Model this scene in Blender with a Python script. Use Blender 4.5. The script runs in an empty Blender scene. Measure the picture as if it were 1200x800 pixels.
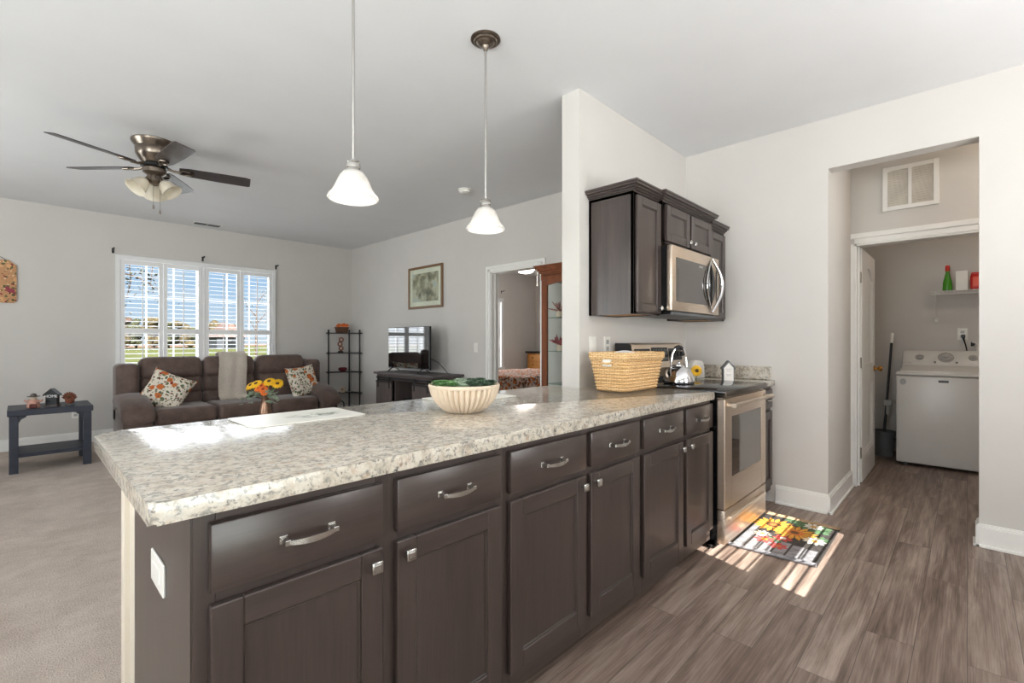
import bpy, bmesh, math, random
from mathutils import Vector, Matrix, noise
PI = math.pi
rnd = random.Random(7)
SC = bpy.context.scene
C = SC.collection

# ------------------------------------------------------------------ camera
cd = bpy.data.cameras.new('camera'); cam = bpy.data.objects.new('camera', cd); C.objects.link(cam)
cd.sensor_width = 36.0; cd.lens = 555.25 / 1200 * 36; cd.clip_start = 0.02; cd.clip_end = 600
cam.location = (0, 0, 1.2)
cam.rotation_euler = (math.radians(90), 0, math.radians(43.862 - 90))
SC.camera = cam

# ------------------------------------------------------------------ view, world, sun, daylight and added fill
SC.view_settings.view_transform = 'Standard'; SC.view_settings.look = 'None'
SC.view_settings.exposure = -0.42; SC.view_settings.gamma = 1.0
SC.view_settings.use_curve_mapping = False
W = bpy.data.worlds.new('sky'); SC.world = W; W.use_nodes = True
nt = W.node_tree; nt.nodes.clear()
def wn(t, **k):
    n = nt.nodes.new(t)
    for a, b in k.items(): setattr(n, a, b)
    return n
tc = wn('ShaderNodeTexCoord'); sx = wn('ShaderNodeSeparateXYZ'); nt.links.new(tc.outputs['Generated'], sx.inputs[0])
rmp = wn('ShaderNodeValToRGB'); nt.links.new(sx.outputs['Z'], rmp.inputs[0])
e = rmp.color_ramp.elements
e[0].position = 0.0; e[0].color = (0.72, 0.82, 0.94, 1)
e[1].position = 0.6; e[1].color = (0.20, 0.40, 0.78, 1)
x = e.new(0.10); x.color = (0.48, 0.68, 0.94, 1)
mp = wn('ShaderNodeMapping'); mp.inputs['Scale'].default_value = (3, 3, 9); nt.links.new(tc.outputs['Generated'], mp.inputs[0])
nz = wn('ShaderNodeTexNoise'); nz.inputs['Scale'].default_value = 2.2; nz.inputs['Detail'].default_value = 6; nt.links.new(mp.outputs[0], nz.inputs[0])
cr = wn('ShaderNodeValToRGB'); cr.color_ramp.elements[0].position = .52; cr.color_ramp.elements[1].position = .72
nt.links.new(nz.outputs['Fac'], cr.inputs[0])
mx = wn('ShaderNodeMixRGB'); nt.links.new(cr.outputs[0], mx.inputs[0]); nt.links.new(rmp.outputs[0], mx.inputs[1]); mx.inputs[2].default_value = (.88, .91, .95, 1)
bg = wn('ShaderNodeBackground'); bg.inputs['Strength'].default_value = 1.2; nt.links.new(mx.outputs[0], bg.inputs[0])
ow = wn('ShaderNodeOutputWorld'); nt.links.new(bg.outputs[0], ow.inputs[0])

sd = bpy.data.lights.new('sun', 'SUN'); sun = bpy.data.objects.new('sun', sd); C.objects.link(sun)
sd.energy = 30.0; sd.angle = math.radians(0.12); sd.color = (1.0, .945, .88)
sun.rotation_euler = Vector((0.278, 1.0, -0.68)).to_track_quat('-Z', 'Y').to_euler()
sun.location = (0, -8, 6)

def area(name, loc, d, sx_, sy_, power, col=(1, 1, 1), spread=180):
    l = bpy.data.lights.new(name, 'AREA'); o = bpy.data.objects.new(name, l); C.objects.link(o)
    l.shape = 'RECTANGLE'; l.size = sx_; l.size_y = sy_; l.energy = power; l.color = col; l.spread = math.radians(spread)
    o.location = loc; o.rotation_euler = Vector(d).to_track_quat('-Z', 'Y').to_euler()
    return o
DAY = (.985, .99, 1.0)
def fill_strips(name, c, d, w, h, n, tilt, power):
    """added fill lamps at a window opening, tilted up to brighten the ceiling: n strips across the opening's height"""
    for i in range(n):
        z = c[2] - h/2 + h*(i + .5)/n
        area(name, (c[0], c[1], z), (d[0], d[1], tilt), w, h/n*.95, power/n, DAY)
fill_strips('fill_patio_door', (-0.35, -2.02, 1.05), (.1, 1), 2.2, 1.9, 6, 2.0, 185)  # fill lamps at a patio door added behind the camera
fill_strips('fill_at_blind', (2.42, -1.66, 1.40), (0, 1), 1.0, 1.1, 4, 1.8, 68)  # strips added in front of the blind to brighten the kitchen ceiling
fill_strips('fill_dining_window', (-2.46, 1.0, 1.45), (1, .45), 1.8, 1.35, 4, 1.6, 230)  # fill lamps at an added, unseen left-wall window
fill_strips('fill_side_window', (-2.46, 5.0, 1.45), (1, .0), 1.6, 1.35, 4, 1.1, 95)  # fill lamps added to brighten the far living room
area('daylight_living_window', (1.75, 7.60, 1.32), (0, -1, 0), 1.78, 1.80, 46, (.93, .97, 1.0))
area('daylight_bedroom_window', (6.97, 7.75, 1.4), (0, -1, 0), 1.0, 1.4, 45, DAY)

# ------------------------------------------------------------------ materials
def lin(r, g, b):
    f = lambda c: (c/255/12.92 if c/255 <= .04045 else ((c/255 + .055)/1.055)**2.4)
    return (f(r), f(g), f(b), 1)
def newmat(name):
    m = bpy.data.materials.new(name); m.use_nodes = True
    t = m.node_tree; b = t.nodes['Principled BSDF']
    return m, t, b
def nd(t, ty, ins=None, **k):
    n = t.nodes.new(ty)
    for a, b in k.items(): setattr(n, a, b)
    for a, b in (ins or {}).items():
        if hasattr(b, 'is_output') or isinstance(b, bpy.types.NodeSocket): t.links.new(b, n.inputs[a])
        else: n.inputs[a].default_value = b
    return n
def coord(t, scale=(1, 1, 1), rot=(0, 0, 0)):
    c = t.nodes.new('ShaderNodeTexCoord')
    return nd(t, 'ShaderNodeMapping', {'Vector': c.outputs['Object'], 'Scale': scale, 'Rotation': rot}).outputs[0]
def ramp(t, fac, stops, interp='LINEAR'):
    r = t.nodes.new('ShaderNodeValToRGB'); t.links.new(fac, r.inputs[0]); r.color_ramp.interpolation = interp
    el = r.color_ramp.elements
    while len(el) > 1: el.remove(el[-1])
    el[0].position = stops[0][0]; el[0].color = stops[0][1]
    for p, c in stops[1:]:
        x = el.new(p); x.color = c
    return r.outputs[0]
def mixc(t, f, a, b, mode='MIX'):
    n = t.nodes.new('ShaderNodeMixRGB'); n.blend_type = mode
    for i, v in enumerate((f, a, b)):
        if isinstance(v, bpy.types.NodeSocket): t.links.new(v, n.inputs[i])
        else: n.inputs[i].default_value = v
    return n.outputs[0]
def bump(t, b, h, strength=.2, dist=.01):
    n = nd(t, 'ShaderNodeBump', {'Height': h, 'Strength': strength, 'Distance': dist}); t.links.new(n.outputs[0], b.inputs['Normal'])
def plain(name, rgb, rough=.5, metal=0, var=.06, scale=8, bmp=0, bscale=120, spec=.5, emit=0, coat=0):
    m, t, b = newmat(name); c = lin(*rgb)
    v = coord(t)
    n = nd(t, 'ShaderNodeTexNoise', {'Vector': v, 'Scale': scale, 'Detail': 4})
    lo = tuple(max(0, q*(1 - var)) for q in c[:3]) + (1,); hi = tuple(min(1, q*(1 + var)) for q in c[:3]) + (1,)
    col = ramp(t, n.outputs['Fac'], [(.35, lo), (.65, hi)])
    t.links.new(col, b.inputs['Base Color'])
    b.inputs['Roughness'].default_value = rough; b.inputs['Metallic'].default_value = metal
    b.inputs['Specular IOR Level'].default_value = spec
    if coat: b.inputs['Coat Weight'].default_value = coat
    if emit:
        t.links.new(col, b.inputs['Emission Color']); b.inputs['Emission Strength'].default_value = emit
    if bmp:
        n2 = nd(t, 'ShaderNodeTexNoise', {'Vector': v, 'Scale': bscale, 'Detail': 3})
        bump(t, b, n2.outputs['Fac'], bmp, .004)
    return m
def wood(name, dark, light, axis='z', rough=.4, stretch=14, scale=5, bmp=.05, spec=.5, contrast=.5):
    m, t, b = newmat(name)
    s = {'x': (scale/stretch, scale, scale), 'y': (scale, scale/stretch, scale), 'z': (scale, scale, scale/stretch)}[axis]
    v = coord(t, s)
    n = nd(t, 'ShaderNodeTexNoise', {'Vector': v, 'Scale': 3.0, 'Detail': 8, 'Roughness': .6, 'Distortion': .4})
    n2 = nd(t, 'ShaderNodeTexNoise', {'Vector': v, 'Scale': 22.0, 'Detail': 3})
    f = mixc(t, .35, n.outputs['Fac'], n2.outputs['Fac'])
    col = ramp(t, f, [(.5 - contrast/2.2, lin(*dark)), (.5 + contrast/2.2, lin(*light))])
    t.links.new(col, b.inputs['Base Color']); b.inputs['Roughness'].default_value = rough
    b.inputs['Specular IOR Level'].default_value = spec
    bump(t, b, f, bmp, .003)
    return m
def blotchy(name, base, spots, rough=.8, scale=9, bmp=0):
    """cloth printed with blotches: spots = [(rgb, threshold, scale)]"""
    m, t, b = newmat(name); v = coord(t)
    dn = nd(t, 'ShaderNodeTexNoise', {'Vector': v, 'Scale': scale*1.6, 'Detail': 3})
    vv = nd(t, 'ShaderNodeVectorMath', {0: v, 1: dn.outputs['Color']}, operation='MULTIPLY_ADD'); vv.inputs[2].default_value = (0, 0, 0)
    off = mixc(t, .045, v, dn.outputs['Color'], 'ADD')
    col = lin(*base)
    for i, (rgb, th, sc) in enumerate(spots):
        o2 = nd(t, 'ShaderNodeVectorMath', {0: off, 1: (i*3.7, i*1.9, i*5.3)}, operation='ADD').outputs[0]
        vo = nd(t, 'ShaderNodeTexVoronoi', {'Vector': o2, 'Scale': sc, 'Randomness': 1.0})
        f = ramp(t, vo.outputs['Distance'], [(th, (1, 1, 1, 1)), (th + .03, (0, 0, 0, 1))])
        col = mixc(t, f, col, lin(*rgb))
    t.links.new(col, b.inputs['Base Color']); b.inputs['Roughness'].default_value = rough
    b.inputs['Specular IOR Level'].default_value = .2
    if bmp: bump(t, b, dn.outputs['Fac'], bmp, .005)
    return m

M = {}
M['wall'] = plain('wall_paint', (211, 207, 202), .85, var=.015, scale=2, bmp=.05, bscale=260, spec=.25)
M['ceiling'] = plain('ceiling_paint', (228, 228, 229), .9, var=.015, scale=2, bmp=.08, bscale=180, spec=.2)
M['trim'] = plain('trim_paint', (240, 238, 234), .4, var=.01)
M['shutter'] = plain('shutter_paint', (240, 240, 240), .4, var=.01)
M['ivory'] = plain('ivory_plastic', (236, 233, 226), .35, var=.01)
M['kneepaint'] = plain('cream_paint', (224, 214, 197), .6, var=.02)
M['cab'] = wood('espresso_wood', (48, 38, 35), (74, 62, 57), 'z', .30, 16, 6, spec=.75)
M['cabh'] = wood('espresso_wood_across', (48, 38, 35), (74, 62, 57), 'x', .30, 16, 6, spec=.75)
M['caby'] = wood('espresso_wood_depth', (48, 38, 35), (74, 62, 57), 'y', .30, 16, 6, spec=.75)
M['cabdark'] = plain('cabinet_shadow_gap', (34, 30, 28), .6)
M['rawwood'] = plain('raw_plywood', (196, 152, 104), .6, var=.1)
M['nickel'] = plain('satin_nickel', (200, 198, 194), .24, 1, var=.02)
M['chrome'] = plain('chrome', (225, 225, 228), .07, 1, var=.01)
M['bronze_nickel'] = plain('antique_nickel', (132, 121, 110), .3, 1, var=.04)
M['black'] = plain('black_metal', (22, 22, 24), .45, var=.1)
M['blackgloss'] = plain('black_enamel', (14, 14, 15), .12, var=.05)
M['blackplastic'] = plain('black_plastic', (26, 26, 28), .35)
M['greyplastic'] = plain('grey_plastic', (96, 98, 100), .45)
M['whiteplastic'] = plain('white_enamel', (226, 222, 216), .3, var=.01)
M['lightgrey'] = plain('light_grey_plastic', (176, 174, 170), .4)
M['grille'] = plain('grille_paint', (226, 220, 211), .5)
M['brass'] = plain('brass', (190, 140, 70), .2, 1, var=.04)
M['ceramic'] = plain('cream_ceramic', (216, 197, 174), .45, var=.03)
M['soil'] = plain('soil', (62, 46, 36), .95, var=.3, scale=60)
M['green1'] = plain('leaf_green', (98, 138, 84), .55, var=.3, scale=30)
M['green2'] = plain('leaf_sage', (158, 176, 152), .55, var=.2, scale=30)
M['green3'] = plain('leaf_dark', (68, 90, 70), .5, var=.3, scale=30)
M['yellow'] = plain('petal_yellow', (244, 188, 26), .6, var=.12, scale=40)
M['orange'] = plain('petal_orange', (228, 110, 36), .6, var=.15, scale=40)
M['petalbrown'] = plain('flower_disc_brown', (92, 56, 30), .8, var=.2, scale=60)
M['red'] = plain('red_plastic', (208, 38, 28), .35, var=.03)
M['bottlegreen'] = plain('bottle_green_plastic', (74, 152, 40), .25, var=.05)
M['navy'] = wood('navy_painted_wood', (34, 38, 50), (52, 57, 72), 'x', .5, 10, 6, contrast=.7)
M['fanblade'] = wood('dark_walnut_blade', (44, 38, 40), (70, 60, 58), 'x', .32, 14, 7)
M['cherry'] = wood('cherry_wood', (92, 46, 24), (146, 82, 46), 'z', .28, 12, 6)
M['oak'] = wood('honey_oak', (176, 112, 46), (214, 150, 76), 'x', .4, 12, 6)
M['tvwood'] = wood('weathered_grey_wood', (62, 54, 52), (104, 92, 88), 'z', .6, 14, 7)
M['tvtop'] = wood('weathered_grey_wood_top', (70, 64, 64), (100, 93, 92), 'y', .5, 14, 7)
M['picwood'] = wood('walnut_frame', (98, 68, 42), (142, 104, 68), 'z', .4, 10, 8)
M['knit'] = plain('throw_knit', (204, 193, 180), .95, var=.12, scale=90, bmp=.5, bscale=300)
M['white_cloth'] = plain('white_cotton', (238, 236, 234), .9, var=.03, scale=20, bmp=.2)
M['concretegrey'] = plain('barn_siding', (70, 72, 78), .9)
M['barnroof'] = plain('barn_roof', (118, 92, 84), .9)
M['bark'] = plain('bark', (84, 66, 54), .95, var=.3, scale=12)
M['ground_far'] = plain('ploughed_field', (128, 98, 82), .95, var=.2, scale=.4)

def steel():
    m, t, b = newmat('brushed_steel'); v = coord(t, (3, 3, 260))
    n = nd(t, 'ShaderNodeTexNoise', {'Vector': v, 'Scale': 2, 'Detail': 2})
    t.links.new(ramp(t, n.outputs['Fac'], [(.3, lin(216, 199, 181)), (.7, lin(233, 217, 200))]), b.inputs['Base Color'])
    b.inputs['Metallic'].default_value = 1; b.inputs['Roughness'].default_value = .34
    bump(t, b, n.outputs['Fac'], .04, .002)
    return m
M['steel'] = steel()

def glass(name, rgb=(255, 255, 255), refl=.08, rough=.0, ior=1.45):
    m = bpy.data.materials.new(name); m.use_nodes = True; t = m.node_tree; t.nodes.clear()
    tr = nd(t, 'ShaderNodeBsdfTransparent', {'Color': lin(*rgb)}); gl = nd(t, 'ShaderNodeBsdfGlossy', {'Roughness': rough})
    fr = nd(t, 'ShaderNodeFresnel', {'IOR': ior}); gm = t.nodes.new('ShaderNodeNewGeometry')
    inv = nd(t, 'ShaderNodeMath', {0: 1.0, 1: gm.outputs['Backfacing']}, operation='SUBTRACT')
    ff = nd(t, 'ShaderNodeMath', {0: fr.outputs[0], 1: inv.outputs[0]}, operation='MULTIPLY')
    mxs = nd(t, 'ShaderNodeMixShader', {0: ff.outputs[0], 1: tr.outputs[0], 2: gl.outputs[0]})
    o = nd(t, 'ShaderNodeOutputMaterial', {0: mxs.outputs[0]})
    return m
M['glass'] = glass('window_glass', (250, 253, 253), ior=1.09)
M['cabglass'] = glass('cabinet_glass', (250, 252, 251))
M['greenglass'] = glass('shelf_glass', (222, 236, 231))
def ovenglass():
    m, t, b = newmat('smoked_oven_glass')
    b.inputs['Base Color'].default_value = lin(62, 54, 48); b.inputs['Roughness'].default_value = .06
    b.inputs['Coat Weight'].default_value = .6; b.inputs['Coat Roughness'].default_value = .03
    n = nd(t, 'ShaderNodeTexNoise', {'Vector': coord(t), 'Scale': 3}); bump(t, b, n.outputs['Fac'], .01, .002)
    return m
M['ovenglass'] = ovenglass()
def tvscreen():
    m, t, b = newmat('dark_glossy_screen')
    b.inputs['Base Color'].default_value = lin(8, 8, 10); b.inputs['Roughness'].default_value = .04
    b.inputs['Specular IOR Level'].default_value = 1.0; b.inputs['IOR'].default_value = 1.9
    n = nd(t, 'ShaderNodeTexNoise', {'Vector': coord(t), 'Scale': 30}); bump(t, b, n.outputs['Fac'], .004, .001)
    return m
M['screen'] = tvscreen()
def frosted(name, rgb, emit, alpha=.35):
    m = bpy.data.materials.new(name); m.use_nodes = True; t = m.node_tree; t.nodes.clear()
    b = nd(t, 'ShaderNodeBsdfPrincipled', {'Base Color': lin(*rgb), 'Roughness': .35, 'Emission Color': lin(*rgb), 'Emission Strength': emit})
    tl = nd(t, 'ShaderNodeBsdfTranslucent', {'Color': lin(*rgb)})
    v = coord(t); n = nd(t, 'ShaderNodeTexNoise', {'Vector': v, 'Scale': 14, 'Detail': 4})
    tr = nd(t, 'ShaderNodeBsdfTransparent', {'Color': lin(*rgb)})
    a = nd(t, 'ShaderNodeMixShader', {0: .4, 1: b.outputs[0], 2: tl.outputs[0]})
    f = ramp(t, n.outputs['Fac'], [(.35, (alpha*.5,)*3 + (1,)), (.7, (alpha*1.4,)*3 + (1,))])
    c = nd(t, 'ShaderNodeMixShader', {0: f, 1: a.outputs[0], 2: tr.outputs[0]})
    nd(t, 'ShaderNodeOutputMaterial', {0: c.outputs[0]})
    return m
M['shade_glass'] = frosted('pendant_alabaster_glass', (230, 229, 227), .0, .36)
M['fan_glass'] = frosted('fan_alabaster_glass', (240, 233, 218), .03, .03)
M['bulb'] = plain('lit_bulb', (255, 250, 240), .4, var=0, emit=1.5)
M['brightbulb'] = plain('bright_lit_globe', (255, 250, 240), .4, var=0, emit=5)

def granite():
    m, t, b = newmat('granite_laminate'); v = coord(t)
    n1 = nd(t, 'ShaderNodeTexNoise', {'Vector': v, 'Scale': 26, 'Detail': 6, 'Roughness': .65})
    col = ramp(t, n1.outputs['Fac'], [(.30, lin(150, 135, 118)), (.45, lin(190, 179, 162)), (.58, lin(208, 200, 186)), (.72, lin(182, 180, 174))])
    n2 = nd(t, 'ShaderNodeTexNoise', {'Vector': v, 'Scale': 58, 'Detail': 5, 'Roughness': .6, 'Distortion': .5})
    g = ramp(t, n2.outputs['Fac'], [(.52, (0, 0, 0, 1)), (.62, (1, 1, 1, 1))])
    col = mixc(t, g, col, lin(138, 134, 125))
    n3 = nd(t, 'ShaderNodeTexNoise', {'Vector': v, 'Scale': 78, 'Detail': 4, 'Roughness': .7})
    d = ramp(t, n3.outputs['Fac'], [(.555, (0, 0, 0, 1)), (.67, (1, 1, 1, 1))])
    col = mixc(t, d, col, lin(84, 80, 76))
    n4 = nd(t, 'ShaderNodeTexNoise', {'Vector': v, 'Scale': 38, 'Detail': 3})
    w = ramp(t, n4.outputs['Fac'], [(.58, (0, 0, 0, 1)), (.74, (.55, .55, .55, 1))])
    col = mixc(t, w, col, lin(176, 138, 104))
    t.links.new(col, b.inputs['Base Color']); b.inputs['Roughness'].default_value = .40; b.inputs['Specular IOR Level'].default_value = 1.0
    b.inputs['Coat Weight'].default_value = 1.0; b.inputs['Coat Roughness'].default_value = .10; b.inputs['Coat IOR'].default_value = 1.6
    n5 = nd(t, 'ShaderNodeTexNoise', {'Vector': v, 'Scale': 70, 'Detail': 3})
    bp = nd(t, 'ShaderNodeBump', {'Height': n5.outputs['Fac'], 'Strength': 1.0, 'Distance': .0009})
    t.links.new(bp.outputs[0], b.inputs['Normal']); t.links.new(bp.outputs[0], b.inputs['Coat Normal'])
    return m
M['granite'] = granite()
def planks():
    m, t, b = newmat('vinyl_plank_floor'); v = coord(t)
    br = nd(t, 'ShaderNodeTexBrick', {'Vector': v, 'Color1': (0, 0, 0, 1), 'Color2': (1, 1, 1, 1), 'Mortar': (.5, .5, .5, 1), 'Scale': 1.0,
        'Mortar Size': .0012, 'Mortar Smooth': .2, 'Bias': 0.0, 'Brick Width': 1.22, 'Row Height': .152}, offset=.37)
    sh = nd(t, 'ShaderNodeVectorMath', {0: v, 1: br.outputs['Color']}, operation='ADD').outputs[0]
    sh3 = nd(t, 'ShaderNodeMapping', {'Vector': sh, 'Scale': (.55, 6.5, 1)}).outputs[0]
    n1 = nd(t, 'ShaderNodeTexNoise', {'Vector': sh3, 'Scale': 2.4, 'Detail': 10, 'Roughness': .66, 'Distortion': .5})
    sh4 = nd(t, 'ShaderNodeMapping', {'Vector': sh, 'Scale': (2.2, 130, 1)}).outputs[0]
    n2 = nd(t, 'ShaderNodeTexNoise', {'Vector': sh4, 'Scale': 1.5, 'Detail': 4, 'Roughness': .6})
    sh5 = nd(t, 'ShaderNodeMapping', {'Vector': sh, 'Scale': (1.3, 5, 1)}).outputs[0]
    n3 = nd(t, 'ShaderNodeTexWave', {'Vector': sh5, 'Scale': 1.1, 'Distortion': 14, 'Detail': 3, 'Detail Scale': .8, 'Detail Roughness': .6}, bands_direction='Y')
    f = mixc(t, .32, n1.outputs['Fac'], n2.outputs['Fac'])
    f = mixc(t, .045, f, n3.outputs['Fac'])
    col = ramp(t, f, [(.32, lin(84, 67, 59)), (.46, lin(132, 113, 102)), (.64, lin(180, 162, 150))])
    tone = ramp(t, br.outputs['Color'], [(0, lin(226, 222, 220)), (1, lin(255, 255, 255))])
    col = mixc(t, 1, col, tone, 'MULTIPLY')
    col = mixc(t, br.outputs['Fac'], col, lin(80, 70, 64))
    t.links.new(col, b.inputs['Base Color']); b.inputs['Roughness'].default_value = .42
    bump(t, b, f, .06, .003)
    return m
M['planks'] = planks()
def carpet():
    m, t, b = newmat('cut_pile_carpet'); v = coord(t)
    n1 = nd(t, 'ShaderNodeTexNoise', {'Vector': v, 'Scale': 3, 'Detail': 8, 'Roughness': .75})
    n2 = nd(t, 'ShaderNodeTexNoise', {'Vector': v, 'Scale': 160, 'Detail': 3})
    f = mixc(t, .5, n1.outputs['Fac'], n2.outputs['Fac'])
    t.links.new(ramp(t, f, [(.36, lin(168, 154, 142)), (.64, lin(216, 203, 192))]), b.inputs['Base Color'])
    b.inputs['Roughness'].default_value = 1; b.inputs['Specular IOR Level'].default_value = .1
    bump(t, b, n2.outputs['Fac'], .7, .01)
    return m
M['carpet'] = carpet()
def suede():
    m, t, b = newmat('brown_microfibre'); v = coord(t)
    n1 = nd(t, 'ShaderNodeTexNoise', {'Vector': v, 'Scale': 7, 'Detail': 7, 'Roughness': .65})
    n2 = nd(t, 'ShaderNodeTexNoise', {'Vector': v, 'Scale': 60, 'Detail': 3})
    t.links.new(ramp(t, n1.outputs['Fac'], [(.3, lin(78, 60, 54)), (.7, lin(114, 93, 84))]), b.inputs['Base Color'])
    b.inputs['Roughness'].default_value = .62; b.inputs['Sheen Weight'].default_value = .35; b.inputs['Sheen Roughness'].default_value = .4
    bump(t, b, n2.outputs['Fac'], .15, .004)
    return m
M['suede'] = suede()
M['floral'] = blotchy('floral_cotton', (232, 222, 206), [((96, 112, 82), .30, 19), ((112, 68, 46), .26, 23), ((150, 140, 110), .24, 30), ((204, 112, 58), .36, 10.0), ((150, 62, 34), .15, 10.0), ((72, 92, 66), .22, 27)], .85, 9)
M['quilt'] = blotchy('floral_quilt', (216, 196, 184), [((150, 86, 54), .36, 15), ((214, 122, 66), .36, 12), ((112, 72, 56), .28, 20), ((236, 224, 214), .22, 24)], .9, 6, .2)
def landscape():
    m, t, b = newmat('landscape_print'); v = coord(t, (1, 1, 1))
    n = nd(t, 'ShaderNodeTexNoise', {'Vector': v, 'Scale': 6, 'Detail': 7, 'Roughness': .6}); n2 = nd(t, 'ShaderNodeTexNoise', {'Vector': v, 'Scale': 3.2, 'Detail': 3, 'Distortion': .6})
    c1 = ramp(t, n.outputs['Fac'], [(.32, lin(88, 92, 76)), (.46, lin(148, 136, 112)), (.56, lin(196, 188, 162)), (.68, lin(170, 182, 190))])
    f = ramp(t, n2.outputs['Fac'], [(.45, (0, 0, 0, 1)), (.62, (.75, .75, .75, 1))])
    t.links.new(mixc(t, f, c1, lin(204, 194, 168)), b.inputs['Base Color']); b.inputs['Roughness'].default_value = .6
    return m
M['print'] = landscape()
M['plaque'] = blotchy('painted_plaque_wood', (196, 148, 108), [((222, 172, 126), .3, 14), ((104, 104, 70), .30, 24), ((150, 62, 62), .20, 20), ((70, 54, 44), .16, 30), ((236, 206, 170), .2, 26)], .6, 7)
def wicker():
    m, t, b = newmat('seagrass_wicker'); v = coord(t)
    sp = nd(t, 'ShaderNodeSeparateXYZ', {0: v}); ad = nd(t, 'ShaderNodeMath', {0: sp.outputs['X'], 1: sp.outputs['Y']}, operation='SUBTRACT')
    cb = nd(t, 'ShaderNodeCombineXYZ', {0: ad.outputs[0], 1: sp.outputs['Z']})
    n0 = nd(t, 'ShaderNodeTexNoise', {'Vector': v, 'Scale': 30, 'Detail': 2})
    vv = nd(t, 'ShaderNodeMixRGB', {0: .010, 1: cb.outputs[0], 2: n0.outputs['Color']}, blend_type='ADD').outputs[0]
    w1 = nd(t, 'ShaderNodeTexBrick', {'Vector': vv, 'Color1': (1, 1, 1, 1), 'Color2': (.75, .75, .75, 1), 'Mortar': (0, 0, 0, 1), 'Scale': 1.0, 'Mortar Size': .0022, 'Mortar Smooth': 1.0, 'Brick Width': .034, 'Row Height': .0105})
    n1 = nd(t, 'ShaderNodeTexNoise', {'Vector': v, 'Scale': 45, 'Detail': 4})
    f = mixc(t, .4, w1.outputs['Color'], n1.outputs['Fac'])
    t.links.new(ramp(t, f, [(.15, lin(136, 88, 44)), (.42, lin(212, 164, 104)), (.75, lin(238, 204, 154))]), b.inputs['Base Color'])
    b.inputs['Roughness'].default_value = .75
    bump(t, b, f, .5, .006)
    return m
M['wicker'] = wicker()
def lawn():
    m, t, b = newmat('mown_lawn'); v = coord(t)
    n1 = nd(t, 'ShaderNodeTexNoise', {'Vector': v, 'Scale': .25, 'Detail': 6, 'Roughness': .6})
    n2 = nd(t, 'ShaderNodeTexNoise', {'Vector': v, 'Scale': 14, 'Detail': 3})
    f = mixc(t, .4, n1.outputs['Fac'], n2.outputs['Fac'])
    t.links.new(ramp(t, f, [(.35, lin(82, 90, 52)), (.6, lin(112, 112, 74)), (.75, lin(130, 122, 86))]), b.inputs['Base Color'])
    b.inputs['Roughness'].default_value = 1; b.inputs['Specular IOR Level'].default_value = 0
    return m
M['lawn'] = lawn()
for k, a_, b_ in (('tree_green', (52, 57, 37), (82, 82, 54)), ('tree_gold', (76, 66, 44), (108, 94, 66)), ('tree_rust', (80, 61, 50), (108, 86, 74))):
    m_, t_, bb_ = newmat(k); v_ = coord(t_)
    n_ = nd(t_, 'ShaderNodeTexNoise', {'Vector': v_, 'Scale': 2.6, 'Detail': 8, 'Roughness': .75})
    t_.links.new(ramp(t_, n_.outputs['Fac'], [(.40, lin(a_[0]*.6, a_[1]*.6, a_[2]*.6)), (.62, lin(*b_))]), bb_.inputs['Base Color']); bb_.inputs['Roughness'].default_value = 1
    M[k] = m_

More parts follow.
